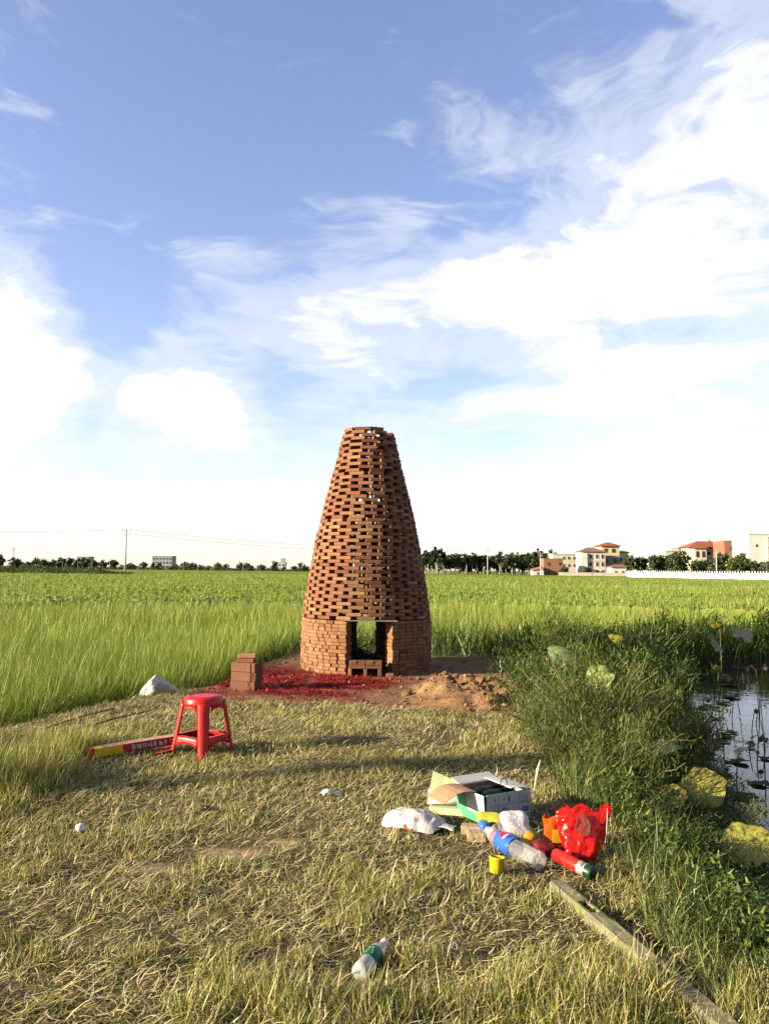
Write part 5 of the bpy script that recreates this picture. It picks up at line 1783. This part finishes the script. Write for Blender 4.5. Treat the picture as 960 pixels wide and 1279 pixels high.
def build_trees():
    rr = random.Random(31)
    euc = [crown_mesh('crown', 9.6, 2.1, 3.2, 1100, .34, [DG, MG], [.7, .3], 26, 40 + k) for k in range(3)]
    eut = [trunk_mesh('trunk', 8.6, .16, M['palebark'], 3, 50 + k) for k in range(3)]
    for k in range(46):
        x = 15 + k * 1.18 + rr.uniform(-.5, .5); y = 292 + rr.uniform(-6, 10) + (6 if k % 2 else 0)
        s = rr.uniform(.88, 1.08) * (.92 + .1 * math.sin(k * .4))
        tree('eucalyptus_tree', euc[k % 3], eut[(k * 2) % 3], (x, y, FIELD_Z), s, 'slender dark eucalyptus with pale trunk in the plantation right of tower', 'eucalyptus plantation beyond the rice', rr.uniform(0, 6))
    for k in range(60):
        x = 14 + k * .92 + rr.uniform(-.5, .5)
        tree('eucalyptus_tree', euc[k % 3], eut[k % 3], (x, 312 + rr.uniform(-4, 12), FIELD_Z - rr.uniform(1.2, 2.6)), rr.uniform(.95, 1.1), 'dark eucalyptus in the rear rows of plantation, trunk hidden', 'rear rows of the eucalyptus plantation', rr.uniform(0, 6))
    # darker taller trees behind the pale house
    for k in range(9):
        x = 52 + k * 2.6 + rr.uniform(-.6, .6)
        tree('eucalyptus_tree', euc[k % 3], eut[k % 3], (x, 312 + rr.uniform(-3, 3), FIELD_Z), rr.uniform(1.0, 1.15), 'dark tree showing above the pale house roof behind the brick shed', 'dark trees behind the pale house', rr.uniform(0, 6))
    # round village trees behind the white wall
    rnd = [crown_mesh('crown', 6.0, 2.6, 1.0, 1500, .27, c, w, 34, 60 + k) for k, (c, w) in enumerate((([DG, MG], [.6, .4]), ([MG, DG], [.7, .3]), ([LGT, MG], [.75, .25])))]
    rt = trunk_mesh('trunk', 4.4, .2, M['bark'], 5, 71)
    vil = [(69.5, 218, 1.05, 0), (73, 219, 1.0, 1), (75.2, 214, .95, 0), (77.5, 217, 1.1, 1), (80.0, 213, 1.15, 0), (82.6, 215, 1.28, 0), (84.4, 208, .85, 0), (87.0, 211, 1.12, 1), (87.0, 203, .82, 0), (90.6, 206, 1.2, 0),
           (90.0, 196, .85, 1), (92.0, 199, 1.30, 2), (94.0, 203, 1.15, 2), (93.6, 195, .85, 0), (95.4, 193, .80, 0), (96.3, 189, .80, 0)]
    labs = ['leftmost round tree behind the white wall, beside the low white house', 'second village tree from the left behind the white wall', 'small dark tree close behind the wall, third from left', 'mid green village tree, fourth from the left',
            'rounded dark tree left of the tall dark village tree', 'tallest dark tree behind the white wall, in front of the brown building', 'low dark bush-like tree right at the white wall', 'green tree left of the red roofed yellow house',
            'small dark round tree close to the wall below the yellow house', 'dark tree in front of the red roofed yellow house', 'small mid green tree left of the pale pole', 'tall light green tree beside the pale pole',
            'light green tree before the red brick building', 'small dark tree below the red brick building', 'dark round tree between red brick building and white building', 'small dark tree at the white building corner']
    for (x, y, s, c), lab in zip(vil, labs):
        tree('village_tree', rnd[c], rt, (x, y, FIELD_Z), s, lab, 'village trees behind the white wall', rr.uniform(0, 6))
    tree('village_tree', rnd[0], rt, (61.5, 262, FIELD_Z), .62, 'small dark tree between the brick shed and the white house', 'village trees behind the white wall')
    tree('village_tree', rnd[1], rt, (69.0, 262, FIELD_Z), .55, 'low bush-like tree before the pale yellow house', 'village trees behind the white wall')
    # the far tree line on the left
    far = [crown_mesh('crown', 5.2, 2.9, .3, 420, .45, [DG, MG], [.6, .4], 18, 80 + k) for k in range(3)]
    ft = trunk_mesh('trunk', 3.6, .22, M['bark'], 3, 91)
    xs = [-212, -206, -201, -190, -187, -183, -179, -175, -170, -166, -158, -154, -150, -147, -143, -139, -133, -128, -122, -115, -110, -103, -98, -92, -87, -83, -77, -71, -66, -62, -57, -52, -48, -44, -40] + [-209, -197, -194, -185, -181, -173, -163, -161, -156, -145, -136, -130, -125, -119, -112, -106, -100, -95, -90, -80, -74, -68, -59, -54, -46]
    for k, x in enumerate(xs):
        big = x < -140
        s = rr.uniform(.85, 1.35) * (1.05 if big else .72)
        tree('far_tree', far[k % 3], ft, (x + rr.uniform(-1.5, 1.5), 398 + rr.uniform(-10, 14), FIELD_Z), s, 'small dark tree in the distant tree line left of the tower', 'distant tree line on the left', rr.uniform(0, 6))
    n = 14000
    x = rng.uniform(-222, -34, n); y = 392 + rng.normal(0, 2, n)
    top = .6 + 2.6 * fbm(x * .12, y * .02, 311)
    V, F, C = ribbons(np.stack([x, y, FIELD_Z + rng.random(n) ** .7 * top], 1), rng.uniform(0, 6.28, n), rng.uniform(.4, .8, n), rng.uniform(.3, .6, n), rng.normal(.8, .4, n), rng.normal(.4, .3, n), 1, palette(n, [MG, LGT, DG], [.5, .15, .35], .2))
    o = link('far_scrub', np_mesh('far_scrub', V, F, C, M['treeleaf'])); props(o, 'strip of low scrub below the distant tree line on the left', 'scrub', kind='stuff')
    # low hedge strip across the field at the left
    n = 15000
    x = rng.uniform(-84, -45, n); y = 138 + rng.normal(0, .9, n)
    top = .55 + 1.0 * fbm(x * .35, y * .1, 301) * sstep(-x, 46, 54)
    P = np.stack([x, y, FIELD_Z + rng.random(n) ** .7 * top * 1.6], 1)
    V, F, C = ribbons(P, rng.uniform(0, 6.28, n), rng.uniform(.2, .4, n), rng.uniform(.10, .2, n), rng.normal(.8, .4, n), rng.normal(.4, .3, n), 1, palette(n, [MG, LGT, DG], [.5, .3, .2], .2))
    o = link('hedge_row', np_mesh('hedge_row', V, F, C, M['treeleaf'])); props(o, 'low green hedge strip crossing the rice at the left edge', 'hedge', kind='stuff')


build_trees()

# ------------------------------------------------------------------ buildings
def window(root, x, y, z, w, h, frame='winframe'):
    """window on a front wall facing -y: proud frame with the pane set back in it"""
    fw = .10
    mb = MB()
    mb.box((x, y - .04, z + h / 2 - fw / 2), (w, .10, fw)); mb.box((x, y - .04, z - h / 2 + fw / 2), (w, .14, fw))
    mb.box((x - w / 2 + fw / 2, y - .04, z), (fw, .10, h - 2 * fw)); mb.box((x + w / 2 - fw / 2, y - .04, z), (fw, .10, h - 2 * fw))
    o = mb.obj('window', M[frame], root)
    mb = MB(); mb.box((x, y - .012, z), (w - 2 * fw, .02, h - 2 * fw)); mb.obj('pane', M['winglass'], o)
    return o


def hip_roof(root, x0, x1, y0, y1, z, h, over, mat, name='roof'):
    a, b, c, d = x0 - over, x1 + over, y0 - over, y1 + over
    r = min(b - a, d - c) / 2 * .8
    if b - a > d - c:
        top = [(a + r, (c + d) / 2), (b - r, (c + d) / 2)]
    else:
        top = [((a + b) / 2, c + r), ((a + b) / 2, d - r)]
    V = [(a, c, z), (b, c, z), (b, d, z), (a, d, z), (a, c, z + .18), (b, c, z + .18), (b, d, z + .18), (a, d, z + .18), (*top[0], z + h), (*top[1], z + h)]
    if b - a > d - c:
        F = [(4, 5, 9, 8), (6, 7, 8, 9), (5, 6, 9), (7, 4, 8)]
    else:
        F = [(4, 5, 8), (5, 6, 9, 8), (6, 7, 9), (7, 4, 8, 9)]
    F += [(0, 1, 5, 4), (1, 2, 6, 5), (2, 3, 7, 6), (3, 0, 4, 7), (3, 2, 1, 0)]
    mb = MB(); mb.add(V, F)
    return mb.obj(name, M[mat], root)


def block(root, x0, x1, y0, y1, z0, z1, mat, name='wall'):
    mb = MB(); mb.box(((x0 + x1) / 2, (y0 + y1) / 2, (z0 + z1) / 2), (x1 - x0, y1 - y0, z1 - z0))
    return mb.obj(name, M[mat], root)


def flat_roof(root, x0, x1, y0, y1, z, mat='trim', over=.2, t=.3):
    return block(root, x0 - over, x1 + over, y0 - over, y1 + over, z, z + t, mat, 'roof')


def build_village():
    G = FIELD_Z
    # positions are metres; each house has its own origin at the middle of its front foot
    def house(name, x, y, lab):
        return empty(name, (x, y, G), lab, 'house', 'village houses right of the tower')
    h = house('brick_shed', 58.4, 265, 'small two-storey orange brick house at the left end of village')
    block(h, -3.4, 3.2, 0, 7, 0, 6.2, 'wall_orange'); flat_roof(h, -3.4, 3.2, 0, 7, 6.2, 'wall_orange', .06, .2)
    for x, z in ((-1.7, 4.5), (2.1, 4.6), (-1.7, 1.9), (2.1, 2.0)): window(h, x, 0, z, .7, .9, 'winbrown')
    h = house('lean_to_shed', 52.4, 262, 'low shed with reddish roof left of the orange brick house')
    block(h, -1.8, 1.9, 0, 4, 0, 2.2, 'wall_white')
    mb = MB(); mb.add([(-2.0, -.3, 2.1), (2.0, -.3, 2.9), (2.0, 4.2, 3.6), (-2.0, 4.2, 2.6), (-2.0, -.3, 2.22), (2.0, -.3, 3.02), (2.0, 4.2, 3.72), (-2.0, 4.2, 2.72)], [(3, 2, 1, 0), (4, 5, 6, 7), (0, 1, 5, 4), (1, 2, 6, 5), (2, 3, 7, 6), (3, 0, 4, 7)]); mb.obj('roof', M['roof_brown'], h)
    block(h, -.4, .4, -.03, .02, 0, 1.7, 'dark_trim', 'door')
    h = house('pale_house', 67.8, 285, 'long pale yellow house behind the orange brick house')
    block(h, -5.2, 5.4, 0, 8, 0, 8.2, 'wall_pale'); flat_roof(h, -5.2, 5.4, 0, 8, 8.2, 'trim')
    for x in (-1.2, .6, 2.6, 4.3):
        for z in (4.2, 6.9): window(h, x, 0, z, .9, 1.1)
    h = house('white_house', 73.4, 270, 'cream white three-storey house with low brown hipped roof')
    block(h, -4.1, 4.2, 0, 8, 0, 8.9, 'wall_cream'); block(h, -4.3, -2.3, -.7, 0, 0, 8.5, 'wall_white', 'stair_bay')
    hip_roof(h, -4.1, 4.2, 0, 8, 8.9, 1.7, .5, 'roof_brown'); block(h, -4.2, 4.3, -.12, 0, 5.7, 5.95, 'trim', 'cornice')
    for x in (-1.0, 1.3, 3.2):
        for z in (1.9, 4.6, 7.3): window(h, x, 0, z, 1.0, 1.5)
    h = house('tower_house', 82.3, 280, 'tallest cream house with overhanging red roof and grey front')
    block(h, -3.3, 3.3, 0, 8, 0, 11.3, 'wall_yellow'); block(h, -3.2, 3.1, -1.3, 0, 0, 7.9, 'wall_grey', 'front_annex'); hip_roof(h, -3.3, 3.3, 0, 8, 11.3, 1.6, .7, 'roof_red')
    for x in (-1.6, 1.2): window(h, x, 0, 9.7, 1.2, 1.4, 'winbrown')
    for x in (-1.8, 1.3):
        for z in (3.2, 6.0): window(h, x, -1.3, z, 1.1, 1.3, 'winbrown')
    h = house('dark_roofed_house', 90.0, 290, 'cream house with dark flat roof right of the tallest house')
    block(h, -2.2, 2.2, 0, 7, 0, 9.3, 'wall_yellow'); hip_roof(h, -2.2, 2.2, 0, 7, 9.3, .9, .5, 'dark_trim'); window(h, -.8, 0, 6.6, 1.2, 1.5); window(h, 1.2, 0, 6.6, .8, 1.5)
    h = house('low_white_house', 81.0, 262, 'low white single-storey house at the foot of the tallest house')
    block(h, -3.6, 3.0, 0, 6, 0, 3.5, 'wall_white'); hip_roof(h, -3.6, 3.0, 0, 6, 3.5, 1.1, .4, 'roof_brown')
    for x in (-2.2, .2, 1.8): window(h, x, 0, 1.9, .8, 1.0)
    h = house('red_roofed_house', 117.0, 275, 'yellow villa with broad red tiled roof and arched windows')
    block(h, -7.0, 7.2, 0, 10, 0, 11.2, 'wall_yellow'); hip_roof(h, -7.0, 7.2, 0, 10, 11.2, 2.3, .9, 'roof_red')
    block(h, -6.8, -2.4, -1.4, 0, 0, 10.6, 'wall_cream', 'porch'); hip_roof(h, -6.8, -2.4, -1.4, 2, 10.6, 1.6, .5, 'roof_red', 'porch_roof')
    for x in (-5.6, -3.5):
        mb = MB(); mb.box((x, -1.45, 8.4), (1.0, .1, 1.8)); mb.tube([(x, -1.50, 9.3), (x, -1.40, 9.3)], .5, 14); w = mb.obj('window', M['winbrown'], h)
        mb = MB(); mb.box((x, -1.515, 8.35), (.8, .02, 1.6)); mb.obj('pane', M['winglass'], w)
    for x in (-.8, 1.6, 4.0): window(h, x, 0, 9.0, 1.3, 1.3)
    mb = MB(); mb.lathe([(.0, 0), (.55, 0), (.55, 1.0), (.3, 1.25), (0, 1.3)], 14); mb.obj('water_tank', M['galv'], h, True, loc=(1.0, 5, 13.2))
    h = house('brown_house', 111.0, 292, 'plain grey-brown block left behind the red roofed villa')
    block(h, -4.2, 1.0, 0, 8, 0, 10.0, 'wall_pale'); block(h, 1.0, 4.5, .5, 8, 0, 11.2, 'wall_brown', 'wing'); flat_roof(h, -4.2, 1.0, 0, 8, 10.0, 'trim', .2); flat_roof(h, 1.05, 4.5, .5, 8, 11.2, 'dark_trim', .1)
    for x in (-2.6, -.4): window(h, x, 0, 8.2, 1.0, 1.3)
    h = house('red_brick_house', 119.8, 262, 'unplastered red brick three-storey building before the villa')
    block(h, -3.9, 3.9, 0, 9, 0, 12.8, 'wall_brick'); flat_roof(h, -3.9, 3.9, 0, 9, 12.8, 'wall_brown', .1, .3)
    for z in (4.0, 8.1): block(h, -3.94, 3.94, -.06, 0, z, z + .35, 'wall_brown', 'floor_band')
    for z in (2.2, 6.2, 10.4): window(h, 2.2, 0, z, 1.3, 1.8, 'winbrown')
    window(h, -1.6, 0, 10.4, 1.0, 1.2, 'winbrown')
    mb = MB(); mb.lathe([(.0, 0), (.6, 0), (.6, 1.2), (.35, 1.5), (0, 1.55)], 14); mb.obj('water_tank', M['galv'], h, True, loc=(2.6, 4, 13.1))
    h = house('white_building', 126.5, 250, 'big white building with cream stair front cut by right edge')
    block(h, -8.0, 9, 0, 12, 0, 14.6, 'wall_white'); block(h, -2.4, 9, -1.0, 0, 0, 13.6, 'wall_pale', 'front_bay'); flat_roof(h, -8.0, 9, 0, 12, 14.6, 'trim', .15)
    for z in (3.4, 6.9, 10.4, 13.6): block(h, -2.6, 9.1, -1.3, -1.0, z, z + .3, 'trim', 'ledge')
    window(h, 3.0, -1.0, 12.0, 4.2, 2.2); window(h, 1.2, -1.0, 8.4, 2.6, 1.7); window(h, 1.2, -1.0, 5.0, 2.6, 1.7); window(h, -.9, -1.0, 4.6, .8, 1.6, 'winbrown'); window(h, -5.4, 0, 11.0, .6, .8, 'winbrown')
    # boundary wall with a row of pickets
    a = Vector((67.5, 214)); b = Vector((86.5, 163)); L = (b - a).length
    e = empty('boundary_wall', (a.x, a.y, G), 'long white boundary wall with pale pickets in front of village trees', 'wall', rz=math.atan2(b.y - a.y, b.x - a.x))
    mb = MB(); mb.box((L / 2, 0, .9), (L, .24, 1.8)); mb.obj('wall', M['wall_white'], e)
    mb = MB(); mb.box((L / 2, 0, 1.85), (L + .1, .36, .12)); mb.obj('coping', M['wall_white'], e)
    mb = MB(); mb.add([(-.12, -.1, 0), (.12, -.1, 0), (.12, .1, 0), (-.12, .1, 0), (-.12, -.1, .38), (.12, -.1, .38), (.12, .1, .38), (-.12, .1, .38), (0, 0, .55)], [(0, 1, 5, 4), (1, 2, 6, 5), (2, 3, 7, 6), (3, 0, 4, 7), (4, 5, 8), (5, 6, 8), (6, 7, 8), (7, 4, 8)])
    pk = mb.mesh('picket', M['wall_white'])
    for i in range(int(L / .8)):
        link('picket', pk, e, (.4 + i * .8, 0, 1.91))
    h = empty('yard_wall', (66, 256, G), 'low pale yard wall below the white house', 'wall')
    mb = MB(); mb.box((5, 0, .8), (26, .25, 1.6)); mb.obj('wall', M['wall_cream'], h); mb = MB(); mb.box((5, 0, 1.66), (26.2, .35, .12)); mb.obj('coping', M['trim'], h)
    # far buildings on the left
    for nm, x0, x1, z1, mat, lab, nwx, nwz in (('far_block', -169, -162.5, 7.2, 'far_grey', 'distant narrow grey block in the tree line at far left', 3, 2), ('far_block', -127.5, -116.5, 8.0, 'far_grey', 'distant wide grey block, the broadest on the left horizon', 6, 3),
                                           ('far_block', -178, -171, 5.2, 'far_white', 'distant low whitish building left of the narrow grey block', 2, 1), ('far_block', -60.5, -54.5, 5.2, 'far_white', 'distant white building near the tower left side', 3, 1)):
        e = empty(nm, ((x0 + x1) / 2, 424, G), lab, 'building', 'distant buildings on the left horizon')
        w = x1 - x0
        block(e, -w / 2, w / 2, 0, 8, 0, z1, mat); flat_roof(e, -w / 2, w / 2, 0, 8, z1, 'trim', .2, .3)
        for i in range(nwx):
            for j in range(nwz):
                window(e, -w / 2 + w * (i + .5) / nwx, 0, z1 - 1.3 - 2.2 * j, w / nwx * .6, 1.1)
        if nm == 'far_block' and abs(x0 + 60.5) < .1:
            block(e, .6, 2.6, 1, 4, z1 + .3, z1 + 2.4, 'far_grey', 'roof_hut')


build_village()


# ------------------------------------------------------------------ poles and wires
def utility_pole(x, y, h, r, mat, lab, arm=True, grp='utility poles'):
    e = empty('utility_pole', (x, y, FIELD_Z), lab, 'pole', grp)
    mb = MB(); mb.tube([(0, 0, -.6), (0, 0, h)], [r, r * .62], 12); mb.obj('shaft', mat, e, True)
    if arm:
        for k, z in enumerate((h - .35, h - 1.15)):
            mb = MB(); mb.box((0, -.1, z), (1.9 - .5 * k, .12, .12)); mb.obj('crossarm', M['galv'], e)
            for sx in (-.85 + .22 * k, 0.0, .85 - .22 * k):
                mb = MB(); mb.lathe([(.0, .32), (.06, .30), (.08, .2), (.05, .15), (.08, .1), (.05, .0), (0, 0)], 8); mb.obj('insulator', M['far_white'], e, True, loc=(sx, -.1, z + .06))
    return e


def wire(p, q, sag, lab, r=.028):
    p, q = Vector(p), Vector(q)
    pts = []
    for i in range(25):
        t = i / 24
        v = (q - p) * t; v.z -= sag * 4 * t * (1 - t)
        pts.append(tuple(v))
    mb = MB(); mb.tube(pts, r, 5)
    o = mb.obj('power_line', M['wire'], None, True, loc=p); props(o, lab, 'wire', 'overhead wires')


utility_pole(-50.3, 150, 9.3, .17, M['concrete_pole'], 'concrete utility pole with crossarms standing in the rice at left')
utility_pole(31.2, 232, 8.9, .16, M['palepole'], 'pale utility pole before the eucalyptus plantation right of tower')
utility_pole(52.0, 256, 8.2, .15, M['palepole'], 'pale utility pole beside the orange brick house')
utility_pole(84.6, 196, 7.6, .17, M['palepole'], 'plain pale pole standing among the village trees', arm=False)
utility_pole(-21.9, -0.75, 8.2, .12, M['concrete_pole'], 'concrete utility pole outside the left edge, casting a long thin shadow')
wire((-120, 138, 8.8), (-50.3 - .6, 150, 8.75), .9, 'upper overhead wire running left from the concrete pole')
wire((-50.3 + .8, 150, 8.75), (31.2, 232, 8.4), 1.6, 'upper overhead wire between the concrete pole and the tower')
wire((-50.3 + .6, 150, 8.0), (31.2, 232, 7.7), 1.7, 'lower overhead wire between the concrete pole and the tower')
wire((31.2, 232, 8.3), (52.0, 256, 7.8), .5, 'overhead wire between the two pale poles')


def build_far_posts():
    e = empty('lattice_mast', (-202, 420, FIELD_Z), 'thin steel lattice mast on the far left horizon', 'mast')
    mb = MB(); Hm = 12.0
    for sx, sy in ((-1, -1), (1, -1), (1, 1), (-1, 1)):
        mb.tube([(sx * .7, sy * .7, 0), (sx * .25, sy * .25, Hm)], .08, 5)
    mb.obj('legs', M['galv'], e)
    mb = MB()
    for k in range(8):
        z0, z1 = Hm * k / 8, Hm * (k + 1) / 8; w0, w1 = .7 - .45 * k / 8, .7 - .45 * (k + 1) / 8
        mb.tube([(-w0, -w0, z0), (w1, -w1, z1)], .05, 4); mb.tube([(w0, -w0, z0), (-w1, -w1, z1)], .05, 4)
    mb.obj('bracing', M['galv'], e)
    mb = MB(); mb.box((0, -.4, Hm - .6), (1.6, .3, 1.0)); mb.obj('antenna', M['far_white'], e)
    mb = MB(); mb.tube([(0, 0, -.4), (0, 0, 4.6), (.25, 0, 4.95), (.9, 0, 5.05)], [.10, .07, .06, .05], 6)
    me = mb.mesh('road_lamp', M['palepole'], True)
    rr = random.Random(4)
    for i in range(16):
        x = -160 + i * 7.4 + rr.uniform(-1, 1)
        o = link('road_lamp', me, None, (x, 385, FIELD_Z), (0, 0, 0)); s = rr.uniform(.8, 1.05); o.scale = (s, s, s)
        props(o, 'thin pale lamp post on the far road left of the tower', 'lamp post', 'lamp posts along the far road')


build_far_posts()

# ------------------------------------------------------------------ vegetation last: it keeps clear of the things above
build_shrubs()
build_rice()
build_turf()
build_bank()
